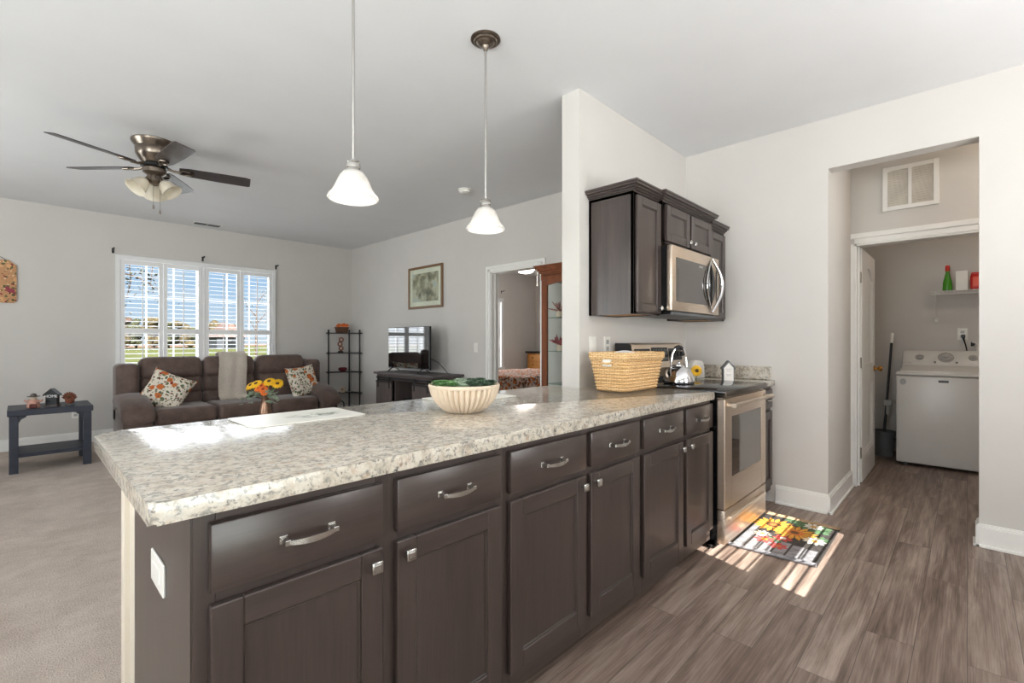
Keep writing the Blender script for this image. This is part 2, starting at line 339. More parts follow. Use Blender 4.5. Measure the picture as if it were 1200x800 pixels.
# ------------------------------------------------------------------ mesh helpers
class MB:
    """collects shapes in world coordinates and links them as ONE mesh object"""
    def __init__(s): s.bm = bmesh.new(); s.mi = 0
    def _mark(s, faces):
        for f in faces: f.material_index = s.mi
    def box(s, x0, x1, y0, y1, z0, z1, bev=0, seg=1):
        c = [(x, y, z) for z in (z0, z1) for y in (y0, y1) for x in (x0, x1)]
        v = [s.bm.verts.new(p) for p in c]
        q = [(0, 2, 3, 1), (4, 5, 7, 6), (0, 1, 5, 4), (2, 6, 7, 3), (0, 4, 6, 2), (1, 3, 7, 5)]
        fs = [s.bm.faces.new([v[i] for i in f]) for f in q]
        s._mark(fs)
        if bev > 0:
            eds = list({e for f in fs for e in f.edges})
            bev = min(bev, .49*min(abs(x1-x0), abs(y1-y0), abs(z1-z0)))
            r = bmesh.ops.bevel(s.bm, geom=eds, offset=bev, segments=seg, affect='EDGES', profile=.5)
            s._mark(r['faces'])
        return s
    def ring_loft(s, rings, cap0=True, cap1=True, closed=True):
        vs = [[s.bm.verts.new(p) for p in r] for r in rings]
        fs = []
        n = len(rings[0])
        for a, b in zip(vs[:-1], vs[1:]):
            for i in range(n if closed else n - 1):
                j = (i + 1) % n
                try: fs.append(s.bm.faces.new((a[i], a[j], b[j], b[i])))
                except ValueError: pass
        if cap0: fs.append(s.bm.faces.new(list(reversed(vs[0]))))
        if cap1: fs.append(s.bm.faces.new(vs[-1]))
        s._mark(fs); return s
    def tube(s, pts, r, seg=8, caps=True):
        pts = [Vector(p) for p in pts]; rings = []
        up = Vector((0, 0, 1)); prev = None
        for i, p in enumerate(pts):
            d = (pts[min(i+1, len(pts)-1)] - pts[max(i-1, 0)]).normalized()
            if prev is None:
                a = d.cross(up if abs(d.z) < .95 else Vector((1, 0, 0))).normalized()
            else:
                a = (prev - d*prev.dot(d)).normalized()
            prev = a; b = d.cross(a)
            rr = r[i] if isinstance(r, (list, tuple)) else r
            rings.append([p + (a*math.cos(2*PI*k/seg) + b*math.sin(2*PI*k/seg))*rr for k in range(seg)])
        return s.ring_loft(rings, caps, caps)
    def cyl(s, p0, p1, r0, r1=None, seg=16):
        return s.tube([p0, p1], [r0, r0 if r1 is None else r1], seg)
    def lathe(s, prof, cx=0, cy=0, seg=28, flute=0, nfl=0, axis=None, ring=False, cap0=True):
        """profile [(r, z)], closed at r = 0 ends; flute: depth of vertical ribs"""
        rings = []
        for r, z in prof:
            ring = []
            for k in range(seg):
                a = 2*PI*k/seg
                rr = r
                if flute: rr = r*(1 - flute*(1 - abs(math.sin(a*nfl/2))))
                ring.append(Vector((cx + max(rr, 1e-5)*math.cos(a), cy + max(rr, 1e-5)*math.sin(a), z)))
            rings.append(ring)
        if axis is not None:                      # axis = (origin, direction): z of the profile runs along the direction
            o, d = Vector(axis[0]), Vector(axis[1]).normalized(); q = d.to_track_quat('Z', 'Y')
            rings = [[o + q @ p for p in ring] for ring in rings]
        if ring: return s.ring_loft(rings + rings[:1], False, False)
        return s.ring_loft(rings, cap0, True)
    def prism(s, poly, axis, a0, a1, bev=0):
        f = {'x': lambda p, a: (a, p[0], p[1]), 'y': lambda p, a: (p[0], a, p[1]), 'z': lambda p, a: (p[0], p[1], a)}[axis]
        n0 = len(s.bm.faces)
        v0 = [s.bm.verts.new(f(p, a0)) for p in poly]; v1 = [s.bm.verts.new(f(p, a1)) for p in poly]
        fs = [s.bm.faces.new(v0[::-1]), s.bm.faces.new(v1)]
        for i in range(len(poly)):
            j = (i+1) % len(poly); fs.append(s.bm.faces.new((v0[i], v0[j], v1[j], v1[i])))
        s._mark(fs)
        if bev:
            r = bmesh.ops.bevel(s.bm, geom=list(set(fs[0].edges) | set(fs[1].edges)), offset=bev, segments=2, affect='EDGES', profile=.5); s._mark(r['faces'])
        return s
    def sphere(s, c, r, sc=(1, 1, 1), u=16, v=10):
        prof = [(r*math.sin(PI*i/v), -r*math.cos(PI*i/v)) for i in range(v+1)]
        rings = [[Vector((c[0] + sc[0]*max(a, 1e-5)*math.cos(2*PI*k/u), c[1] + sc[1]*max(a, 1e-5)*math.sin(2*PI*k/u), c[2] + sc[2]*z)) for k in range(u)] for a, z in prof]
        return s.ring_loft(rings)
    def sheet(s, fn, nu, nv, thick=0):
        """surface fn(u,v) in 0..1, given thickness along its normal"""
        P = [[Vector(fn(i/nu, j/nv)) for j in range(nv+1)] for i in range(nu+1)]
        V = [[s.bm.verts.new(p) for p in r] for r in P]; fs = []
        for i in range(nu):
            for j in range(nv): fs.append(s.bm.faces.new((V[i][j], V[i+1][j], V[i+1][j+1], V[i][j+1])))
        if thick:
            def nrm(i, j):
                a = P[min(i+1, nu)][j] - P[max(i-1, 0)][j]; b = P[i][min(j+1, nv)] - P[i][max(j-1, 0)]
                n = a.cross(b); return n.normalized() if n.length > 0 else Vector((0, 0, 1))
            V2 = [[s.bm.verts.new(P[i][j] - nrm(i, j)*thick) for j in range(nv+1)] for i in range(nu+1)]
            for i in range(nu):
                for j in range(nv): fs.append(s.bm.faces.new((V2[i][j], V2[i][j+1], V2[i+1][j+1], V2[i+1][j])))
            for i in range(nu):
                fs.append(s.bm.faces.new((V[i+1][0], V[i][0], V2[i][0], V2[i+1][0]))); fs.append(s.bm.faces.new((V[i][nv], V[i+1][nv], V2[i+1][nv], V2[i][nv])))
            for j in range(nv):
                fs.append(s.bm.faces.new((V[0][j], V[0][j+1], V2[0][j+1], V2[0][j]))); fs.append(s.bm.faces.new((V[nu][j+1], V[nu][j], V2[nu][j], V2[nu][j+1])))
        s._mark(fs); return s
    def poly(s, pts):
        f = s.bm.faces.new([s.bm.verts.new(p) for p in pts]); s._mark([f]); return s
    def frame(s, axis, a0, a1, b0, b1, d0, d1, w, bev=.002):
        """picture-frame of four strips without overlaps; axis is the normal, a horizontal, b vertical"""
        for p0, p1, q0, q1 in ((a0, a0+w, b0, b1), (a1-w, a1, b0, b1), (a0+w, a1-w, b0, b0+w), (a0+w, a1-w, b1-w, b1)):
            if axis == 'x': s.box(d0, d1, p0, p1, q0, q1, bev)
            else: s.box(p0, p1, d0, d1, q0, q1, bev)
        return s
    def xform(s, mat):
        s.bm.transform(mat); return s
    def build(s, name, mats, parent=None, loc=None, smooth=35, sub=0):
        me = bpy.data.meshes.new(name)
        o = bpy.data.objects.new(name, me); C.objects.link(o)
        if parent is not None:
            org = LOC[parent.name]; o.parent = parent
        else:
            org = Vector(loc) if loc is not None else Vector((0, 0, 0)); o.location = org
        LOC[o.name] = org
        bmesh.ops.translate(s.bm, verts=s.bm.verts, vec=-org)
        bmesh.ops.recalc_face_normals(s.bm, faces=s.bm.faces)
        s.bm.to_mesh(me); s.bm.free()
        for m in (mats if isinstance(mats, (list, tuple)) else [mats]): me.materials.append(m)
        if smooth:
            for p in me.polygons: p.use_smooth = True
            me.set_sharp_from_angle(angle=math.radians(smooth))
        if sub:
            md = o.modifiers.new('smooth', 'SUBSURF'); md.levels = sub; md.render_levels = sub
        return o
LOC = {}
def tag(o, label, cat, group=None):
    o['label'] = label; o['category'] = cat
    if group: o['group'] = group
    return o
def thing(name, loc, label, cat, group=None):
    o = bpy.data.objects.new(name, None); C.objects.link(o); o.location = loc; o.empty_display_size = .1
    LOC[o.name] = Vector(loc); tag(o, label, cat, group)
    return o
def struct(o): o['kind'] = 'structure'; return o
def stuff(o): o['kind'] = 'stuff'; return o
def copy_tree(o, loc=None, label=None, rotz=None, parent=None, scale=None):
    c = o.copy(); C.objects.link(c)
    if parent is not None: c.parent = parent
    if loc is not None: c.location = loc
    if rotz is not None: c.rotation_euler = (0, 0, rotz)
    if label: c['label'] = label
    if scale: c.scale = (scale,)*3
    for ch in list(o.children): copy_tree(ch, parent=c)
    return c
def letters(text, size, origin, right, up, mat, name, parent=None, loc=None, depth=.0008):
    """solid raised lettering centred on origin"""
    cu = bpy.data.curves.new('lettering', 'FONT'); cu.body = text; cu.size = size; cu.align_x = 'CENTER'; cu.align_y = 'CENTER'; cu.extrude = depth
    tmp = bpy.data.objects.new('lettering_source', cu); C.objects.link(tmp)
    dg = bpy.context.evaluated_depsgraph_get(); me = bpy.data.meshes.new_from_object(tmp.evaluated_get(dg))
    bpy.data.objects.remove(tmp)
    r, u = Vector(right).normalized(), Vector(up).normalized(); n = r.cross(u)
    org = LOC[parent.name] if parent is not None else Vector(loc or (0, 0, 0))
    mt = Matrix(((r.x, u.x, n.x, origin[0]-org.x), (r.y, u.y, n.y, origin[1]-org.y), (r.z, u.z, n.z, origin[2]-org.z), (0, 0, 0, 1)))
    me.transform(mt); me.materials.clear(); me.materials.append(mat)
    o = bpy.data.objects.new(name, me); C.objects.link(o)
    if parent is not None: o.parent = parent
    LOC[o.name] = org
    return o

# ------------------------------------------------------------------ room shell
H = 2.756; XR = 3.91; YW = 7.54; YB = -1.75; XL = -2.2; T = .12
m = MB(); m.box(-2.4, 9.0, -2.0, 1.84, -.12, 0); struct(m.build('floor', M['planks'], smooth=0))
m = MB(); m.box(-2.4, 9.0, 1.84, 7.75, -.12, .006); struct(m.build('floor_carpet', M['carpet'], smooth=0))
m = MB(); m.box(-2.4, 9.0, -2.0, 7.75, H, H + .15); struct(m.build('ceiling', M['ceiling'], smooth=0))
# right wall with the laundry passage and the bedroom doorway
m = MB()
m.box(XR, XR+T, YB, -.05, 0, H); m.box(XR, XR+T, -.05, .70, 2.405, H); m.box(XR, XR+T, .70, 3.32, 0, H)
m.box(XR, XR+T, 3.32, 4.115, 2.03, H); m.box(XR, XR+T, 4.115, YW+.15, 0, H)
struct(m.build('wall_right', M['wall'], smooth=0))
# window wall
WX0, WX1, WZ0, WZ1 = .845, 2.65, .41, 2.225
BX0, BX1, BZ0, BZ1 = 7.25, 7.60, .60, 2.12   # bedroom window seen through the doorway
m = MB(); y0, y1 = YW, YW+.15
m.box(XL-.15, WX0, y0, y1, 0, H); m.box(WX0, WX1, y0, y1, 0, WZ0); m.box(WX0, WX1, y0, y1, WZ1, H); m.box(WX1, 6.45, y0, y1, 0, H)
m.box(6.45, 7.50, y0, y1, 0, .62); m.box(6.45, 7.50, y0, y1, 2.10, H); m.box(7.50, 9.0, y0, y1, 0, H)
struct(m.build('wall_window', M['wall'], smooth=0))
# back wall: patio door opening added for fill light, and a shuttered window
m = MB(); y0, y1 = YB-.15, YB
m.box(XL-.15, -1.5, y0, y1, 0, H); m.box(-1.5, .8, y0, y1, 2.05, H); m.box(.8, 1.85, y0, y1, 0, H)
m.box(1.85, 2.93, y0, y1, 0, .80); m.box(1.85, 2.93, y0, y1, 2.16, H); m.box(2.93, 9.0, y0, y1, 0, H)
struct(m.build('wall_back', M['wall'], smooth=0))
# left wall with two window openings added for fill light
m = MB(); x0, x1 = XL-.15, XL
m.box(x0, x1, YB, .05, 0, H); m.box(x0, x1, .05, 1.95, 0, .75); m.box(x0, x1, .05, 1.95, 2.15, H); m.box(x0, x1, 1.95, 4.15, 0, H); m.box(x0, x1, 4.15, 5.85, 0, .75); m.box(x0, x1, 4.15, 5.85, 2.15, H); m.box(x0, x1, 5.85, YW, 0, H)
struct(m.build('wall_left', M['wall'], smooth=0))
# stub wall behind the range, knee wall under the peninsula
m = MB(); m.box(2.388, XR, 1.72, 1.854, 0, H); struct(m.build('wall_kitchen', M['wall'], smooth=0))
# laundry and bedroom walls
m = MB(); m.box(XR+T, 4.80, .70, .82, 0, H); m.box(4.92, 6.68, .82, .94, 0, H); m.box(6.68, 6.80, -1.75, .94, 0, H)
m.box(4.80, 4.92, .675, .94, 0, H); m.box(4.80, 4.92, -.085, .675, 2.03, H); m.box(4.80, 4.92, -1.75, -.085, 0, H)
struct(m.build('wall_laundry', M['wall'], smooth=0))
m = MB(); m.box(8.65, 8.80, 1.9, YW, 0, H); m.box(XR+T, 8.80, 1.9, 2.05, 0, H)
struct(m.build('wall_bedroom', M['wall'], smooth=0))

def base_run(m, x0, y0, x1, y1, nx, ny, h=.135):
    """skirting along a wall face; (nx, ny) points into the room"""
    for d, a, b in ((.015, 0, h-.02), (.011, h-.02, h-.008), (.006, h-.008, h), (.026, 0, .014)):
        xa, xb = sorted((x0, x1)); ya, yb = sorted((y0, y1))
        if nx: m.box(min(x0, x0+nx*d), max(x0, x0+nx*d), ya, yb, a, b, .001)
        else: m.box(xa, xb, min(y0, y0+ny*d), max(y0, y0+ny*d), a, b, .001)
m = MB(); base_run(m, XR, .70, XR, 1.03, -1, 0); base_run(m, XR, YB, XR, -.05, -1, 0)
base_run(m, XR, 1.9, XR, 3.25, -1, 0); base_run(m, XR, 4.185, XR, YW, -1, 0)
base_run(m, XR-.014, .70, 4.80, .70, 0, -1); base_run(m, XR-.014, -.05, XR+T, -.05, 0, 1)
struct(m.build('baseboard_right', M['trim']))
m = MB(); base_run(m, XL, YW, XR, YW, 0, -1); struct(m.build('baseboard_window', M['trim']))
m = MB(); base_run(m, 4.92, .82, 6.68, .82, 0, -1); base_run(m, 6.68, -1.7, 6.68, .82, -1, 0); struct(m.build('baseboard_laundry', M['trim']))

def casing(m, X, ya, yb, zt, w=.066, d=.018, s=-1):
    """door casing on the plane x = X around the opening ya..yb, facing s"""
    a, b = sorted((X, X + s*d)); a2, b2 = sorted((X, X + s*(d*.55)))
    for q0, q1, o in ((ya-w, ya, 0), (yb, yb+w, 1)):
        mid = q0 + w*.45 if not o else q1 - w*.45
        m.box(a, b, min(q0, mid) if not o else mid, mid if not o else q1, 0, zt+w*.5, .003)
        m.box(a2, b2, mid if not o else q0, q1 if not o else mid, 0, zt+.003, .002)
    m.box(a, b, ya-w, yb+w, zt+w*.5, zt+w, .003); m.box(a2, b2, ya, yb, zt, zt+w*.5, .002)
m = MB(); casing(m, XR, 3.32, 4.115, 2.03); m.box(XR, XR+T, 4.10, 4.117, 0, 2.03); m.box(XR, XR+T, 3.318, 3.335, 0, 2.03); m.box(XR, XR+T, 3.32, 4.115, 2.015, 2.032)
m.box(XR+.055, XR+.07, 4.088, 4.102, 0, 2.02); m.box(XR+.055, XR+.07, 3.333, 3.347, 0, 2.02)
struct(m.build('trim_bedroom_door', M['trim']))
m = MB(); casing(m, 4.80, -.085, .675, 2.005, .085); m.box(4.80, 4.92, .66, .677, 0, 2.005); m.box(4.80, 4.92, -.087, -.07, 0, 2.005); m.box(4.80, 4.92, -.085, .675, 1.99, 2.032)
m.box(4.85, 4.865, .646, .662, 0, 1.995)
struct(m.build('trim_laundry_door', M['trim']))

# ================================================================== kitchen
CZ = .914
# knee wall behind the cabinets
m = MB(); m.box(.229, 2.388, 1.70, 1.84, 0, .873); m.box(.215, .232, 1.80, 1.852, 0, .845, .002)
m.box(.205, .24, 1.702, 1.86, .845, .873, .004); m.box(.229, 2.388, 1.84, 1.858, .0, .12, .002)
struct(m.build('wall_peninsula', M['kneepaint']))

# ---- base cabinets
YF = 1.065   # face frame
YD = 1.045   # door faces
WOODS = [M['cab'], M['cabh'], M['cabdark'], M['rawwood']]
def shaker(m, x0, x1, z0, z1, yf, th=.02, st=.058, rail=.058, rec=.009):
    """recessed-panel door facing -Y with its face at yf"""
    m.mi = 0
    m.box(x0, x0+st, yf, yf+th, z0, z1, .0025); m.box(x1-st, x1, yf, yf+th, z0, z1, .0025)
    m.mi = 1
    m.box(x0+st, x1-st, yf, yf+th, z1-rail, z1, .0025); m.box(x0+st, x1-st, yf, yf+th, z0, z0+rail, .0025)
    m.mi = 0
    m.box(x0+st-.004, x1-st+.004, yf+rec, yf+th, z0+rail-.004, z1-rail+.004)
    # stepped inner moulding
    i = .006
    for a0, a1, b0, b1 in ((x0+st, x0+st+i, z0+rail, z1-rail), (x1-st-i, x1-st, z0+rail, z1-rail)):
        m.box(a0, a1, yf+.004, yf+th, b0, b1, .002)
    m.mi = 1
    m.box(x0+st, x1-st, yf+.004, yf+th, z0+rail, z0+rail+i, .002); m.box(x0+st, x1-st, yf+.004, yf+th, z1-rail-i, z1-rail, .002)
    m.mi = 0
def pull(parent, x, z, yf, L=.105):
    m = MB()
    pts = []
    for i in range(11):
        u = i/10*2 - 1
        pts.append((x + u*L/2, yf - .024 - .010*(1 - u*u), z - .002*(1 - u*u)))
    n = len(pts); rings = []
    for i, p in enumerate(pts):
        w = .004 + .0025*(1 - (i/(n-1)*2-1)**2)
        rings.append([(p[0], p[1]-.003, p[2]-w), (p[0], p[1]-.003, p[2]+w), (p[0], p[1]+.004, p[2]+w), (p[0], p[1]+.004, p[2]-w)])
    m.ring_loft(rings)
    for s in (-1, 1):
        xx = x + s*(L/2)
        m.box(xx-.006, xx+.006, yf-.028, yf+.002, z-.006, z+.006, .0015); m.box(xx-.009, xx+.009, yf-.003, yf+.002, z-.009, z+.009, .001)
    return m.build('handle', M['nickel'], parent)
def knob(parent, x, z, yf, s=.015):
    m = MB()
    m.cyl((x, yf+.002, z), (x, yf-.014, z), .006, .005, 12)
    m.box(x-s, x+s, yf-.024, yf-.014, z-s, z+s, .004, 2); m.box(x-s*.6, x+s*.6, yf-.027, yf-.023, z-s*.6, z+s*.6, .002)
    return m.build('knob', M['nickel'], parent)

def base_cabinet(x0, x1, a, b, c, d, label, left_end=False):
    """two drawers over two doors; a..b and c..d are the drawer spans"""
    t = thing('base_cabinet', ((x0+x1)/2, 1.37, 0), label, 'cabinet', 'base cabinets of the peninsula')
    m = MB()
    m.box(x0, x0+.016, YF+.019, 1.69, .066, .873); m.box(x1-.016, x1, YF+.019, 1.69, .066, .873)
    m.box(x0, x1, 1.675, 1.69, .0, .873); m.box(x0, x1, YF+.02, 1.69, .07, .085)
    m.box(x0, x1, 1.165, 1.178, 0, .069)                                   # toe kick board
    # face frame
    m.box(x0, a+.012, YF, YF+.02, .066, .873, .0012); m.box(d-.012, x1, YF, YF+.02, .066, .873, .0012); m.box(b-.012, c+.012, YF, YF+.02, .066, .873, .0012)
    m.mi = 1
    for z0, z1 in ((.066, .15), (.68, .722), (.838, .873)):
        for q0, q1 in ((a+.012, b-.012), (c+.012, d-.012)): m.box(q0, q1, YF, YF+.02, z0, z1, .0012)
    m.mi = 2
    m.box(x0+.016, x1-.016, YF+.03, YF+.035, .15, .84)
    body = m.build('body', WOODS, t)
    for i, (q0, q1) in enumerate(((a, b), (c, d))):
        m = MB(); m.mi = 1; m.box(q0, q1, YD, YD+.02, .713, .848, .004, 2)
        dr = m.build('drawer', WOODS, t); pull(dr, (q0+q1)/2, .78, YD)
        m = MB(); shaker(m, q0, q1, .135, .689, YD)
        do = m.build('door', WOODS, t); knob(do, q1-.028 if i == 0 else q0+.028, .655, YD)
    return t
c1 = base_cabinet(.229, 1.062, .255, .627, .668, 1.041, 'dark espresso base cabinet at the open end of the peninsula, beside the end outlet')
m = MB(); m.box(.226, .2295, YF+.004, 1.695, .0, .872); m.build('end_panel', M['cab'], c1)
base_cabinet(1.062, 1.912, 1.083, 1.496, 1.530, 1.944-.04, 'dark espresso base cabinet in the middle of the three under the peninsula top')
base_cabinet(1.912, 2.745, 1.945, 2.352, 2.392, 2.742, 'dark espresso base cabinet next to the stainless range')

# outlet on the end panel
def wall_plate(name, cx, cy, cz, axis, w, h, kind, label, cat, sgn=-1):
    t = thing(name, (cx, cy, cz), label, cat)
    m = MB()
    def bx(a0, a1, z0, z1, d0, d1, bev):
        p0, p1 = sorted((sgn*d0, sgn*d1))
        if axis == 'x': m.box(cx+p0, cx+p1, cy+a0, cy+a1, cz+z0, cz+z1, bev)
        else: m.box(cx+a0, cx+a1, cy+p0, cy+p1, cz+z0, cz+z1, bev)
    bx(-w/2, w/2, -h/2, h/2, 0, .006, .002); m.build('plate', M['ivory'], t)
    m = MB()
    if kind == 'switch':
        bx(-.008, .008, -.020, .020, .005, .007, .001); bx(-.004, .004, -.002, .012, .006, .016, .002); m.build('toggle', M['ivory'], t)
    elif kind == 'rocker_flat':
        bx(-.036, .036, -.017, .017, .005, .008, .002); m.build('socket', M['ivory'], t)
    elif kind == 'rocker':
        bx(-.017, .017, -.033, .033, .005, .010, .002); m.build('rocker', M['ivory'], t)
    else:
        for s in (-1, 1): bx(-.016, .016, s*.022-.014, s*.022+.014, .005, .0085, .002)
        m.build('socket', M['lightgrey'], t)
    return t
wall_plate('outlet', .226, 1.35, .667, 'x', .135, .073, 'rocker_flat', 'ivory outlet plate on the end panel of the peninsula', 'outlet')
wall_plate('light_switch', 2.526, 1.72, 1.175, 'y', .072, .115, 'rocker', 'white switch plate behind the wicker basket, the one nearer the wall end', 'switch')
wall_plate('outlet', 2.694, 1.72, 1.175, 'y', .072, .115, 'outlet', 'white outlet plate behind the wicker basket, the one nearer the range', 'outlet')
wall_plate('light_switch', XR, 4.371, 1.126, 'x', .072, .118, 'switch', 'white toggle switch on the wall between the TV stand and bedroom doorway', 'switch')

# ---- worktop of the peninsula: L outline, rounded open corners, bullnose front
def rounded(poly, rads, n=6):
    out = []
    N = len(poly)
    for i, (p, r) in enumerate(zip(poly, rads)):
        if r <= 0: out.append(p); continue
        p = Vector(p); a = Vector(poly[i-1]) - p; b = Vector(poly[(i+1) % N]) - p
        a.normalize(); b.normalize(); ang = a.angle(b); t = r/math.tan(ang/2)
        c = p + (a + b).normalized()*(r/math.sin(ang/2))
        s = p + a*t - c; e_ = p + b*t - c
        a0 = math.atan2(s.y, s.x); a1 = math.atan2(e_.y, e_.x); dlt = (a1 - a0 + PI) % (2*PI) - PI
        for k in range(n+1):
            q = a0 + dlt*k/n; out.append((c.x + r*math.cos(q), c.y + r*math.sin(q)))
    return out
ol = rounded([(.157, 1.033), (2.742, 1.033), (2.742, 1.72), (2.388, 1.72), (2.388, 1.972), (.157, 1.972)], [.012, .012, 0, 0, 0, .075], 7)
m = MB(); m.prism(ol, 'z', .873, CZ, .009)
wt = m.build('worktop', M['granite'], loc=(1.45, 1.5, .873))
tag(wt, 'long speckled granite-look worktop with rounded corner over the peninsula cabinets', 'worktop')
# ---- narrow cabinet between range and wall, with its own worktop and splash
t = thing('base_cabinet', (3.725, 1.4, 0), 'narrow dark base cabinet squeezed between the range and the wall', 'cabinet', 'base cabinets beside the range')
m = MB(); m.box(3.545, 3.905, YF+.02, 1.715, .09, .873); m.box(3.545, 3.905, 1.107, 1.12, 0, .09); m.box(3.545, 3.905, YF, YF+.02, .09, .873, .001); m.build('body', WOODS, t)
m = MB(); m.mi = 1; m.box(3.57, 3.885, YD, YD+.02, .713, .848, .004, 2); q = m.build('drawer', WOODS, t); pull(q, 3.73, .78, YD)
m = MB(); shaker(m, 3.57, 3.885, .135, .689, YD); q = m.build('door', WOODS, t); knob(q, 3.598, .655, YD)
t = thing('worktop', (3.725, 1.4, .873), 'short speckled worktop with upstand in the corner beyond the range', 'worktop')
m = MB(); m.box(3.545, 3.907, 1.033, 1.718, .873, CZ, .006, 2); m.build('slab', M['granite'], t)
m = MB(); m.box(3.888, 3.907, 1.06, 1.718, CZ, 1.012, .003); m.box(3.545, 3.888, 1.699, 1.718, CZ, 1.012); m.build('upstand', M['granite'], t)

# ---- range
SX0, SX1 = 2.765, 3.53
t = thing('range', (3.148, 1.35, 0), 'stainless electric range with black glass cooktop and smoked oven window', 'stove')
m = MB(); m.box(SX0, SX0+.012, 1.035, 1.69, .03, .895); m.box(SX1-.012, SX1, 1.035, 1.69, .03, .895); m.box(SX0, SX1, 1.68, 1.70, .03, .9); m.box(SX0, SX1, 1.045, 1.69, .03, .06)
m.box(SX0+.01, SX1-.01, 1.04, 1.05, .06, .895)
for x in (SX0+.05, SX1-.05):
    for y in (1.09, 1.63): m.cyl((x, y, 0), (x, y, .035), .018, .014, 12)
m.build('body', M['blackgloss'], t)
m = MB(); m.box(SX0-.003, SX1+.003, .985, 1.60, .895, .921, .008, 2); ck = m.build('cooktop', M['blackgloss'], t)
m = MB(); m.box(SX0-.002, SX1+.002, .980, .990, .889, .9165, .003, 2); m.build('edge_trim', plain('dark_steel', (112, 104, 96), .35, .9), ck)
for x, y, r in ((2.96, 1.17, .105), (3.33, 1.17, .085), (2.96, 1.43, .085), (3.33, 1.43, .105)):
    m = MB(); m.lathe([(r, .9212), (r, .9216), (r-.003, .9216), (r-.003, .9212)], x, y, 40, ring=True); m.build('burner_ring', M['greyplastic'], ck)
# oven door
m = MB()
m.box(SX0+.004, SX0+.12, .99, 1.034, .243, .872, .004); m.box(SX1-.10, SX1-.004, .99, 1.034, .243, .872, .004)
m.box(SX0+.12, SX1-.10, .99, 1.034, .765, .872); m.box(SX0+.12, SX1-.10, .99, 1.034, .243, .412)
od = m.build('oven_door', M['steel'], t)
m = MB(); m.box(SX0+.115, SX1-.095, .993, 1.03, .408, .768); m.build('oven_window', M['ovenglass'], od)
m = MB(); m.cyl((SX0+.02, .945, .838), (SX1-.02, .945, .838), .0135, seg=14)
for x in (SX0+.055, SX1-.055): m.box(x-.014, x+.014, .945, .992, .828, .848, .003)
m.build('handle', M['steel'], od)
m = MB(); 
for i in range(9): m.box(SX0+.12+i*.062, SX0+.165+i*.062, 1.02, 1.036, .878, .889)
m.box(SX0+.004, SX1-.004, 1.005, 1.035, .874, .8775)
m.build('vent_slot', M['steel'], t)
m = MB(); m.box(SX0+.004, SX1-.004, .99, 1.034, .045, .236, .005, 2); m.box(SX0+.06, SX1-.06, .972, .992, .172, .196, .006, 2); m.build('drawer', M['steel'], t)
# backguard, sloping face
m = MB()
prof = [(1.60, .92), (1.60, .955), (1.562, 1.015), (1.582, 1.178), (1.60, 1.188), (1.70, 1.188), (1.70, .92)]
m.prism(prof, 'x', SX0+.004, SX1-.004, .003)
bgd = m.build('backguard', M['steel'], t)
m = MB(); m.prism([(p[0], p[1]) for p in prof], 'x', SX0, SX0+.004); m.prism(prof, 'x', SX1-.004, SX1); m.box(SX0, SX1, 1.598, 1.70, .92, .95); m.build('backguard_end', M['blackplastic'], t)
def onface(x, z, off):            # a point on the sloping face, off metres proud
    f = (z - 1.015)/(1.178 - 1.015); return Vector((x, 1.562 + .020*f - off, z))
def facebox(m, x0, x1, z0, z1, o0, o1):
    m.ring_loft([[onface(x0, z0, o), onface(x1, z0, o), onface(x1, z1, o), onface(x0, z1, o)] for o in (o0, o1)])
m = MB(); facebox(m, 3.03, 3.27, 1.058, 1.158, -.001, .003); m.mi = 1
for x in (3.06, 3.10, 3.14, 3.18, 3.22, 3.245):
    for z in (1.08, 1.11, 1.14): facebox(m, x-.008, x+.008, z-.004, z+.004, .003, .0035)
m.build('display', [M['blackgloss'], M['greyplastic']], bgd)
for xa in (3.29, 2.80):
    m = MB(); facebox(m, xa, xa+.21, 1.062, 1.150, -.001, .002); m.build('knob_plate', M['blackplastic'], bgd)
for x in (2.84, 2.90, 2.96, 3.325, 3.375, 3.425, 3.475):
    m = MB(); p = onface(x, 1.108, 0); m.cyl(p, p + Vector((0, -.028, .003)), .021, .018, 18); m.box(x-.004, x+.004, p.y-.040, p.y-.02, 1.094, 1.124, .002); m.build('knob', M['blackplastic'], bgd)

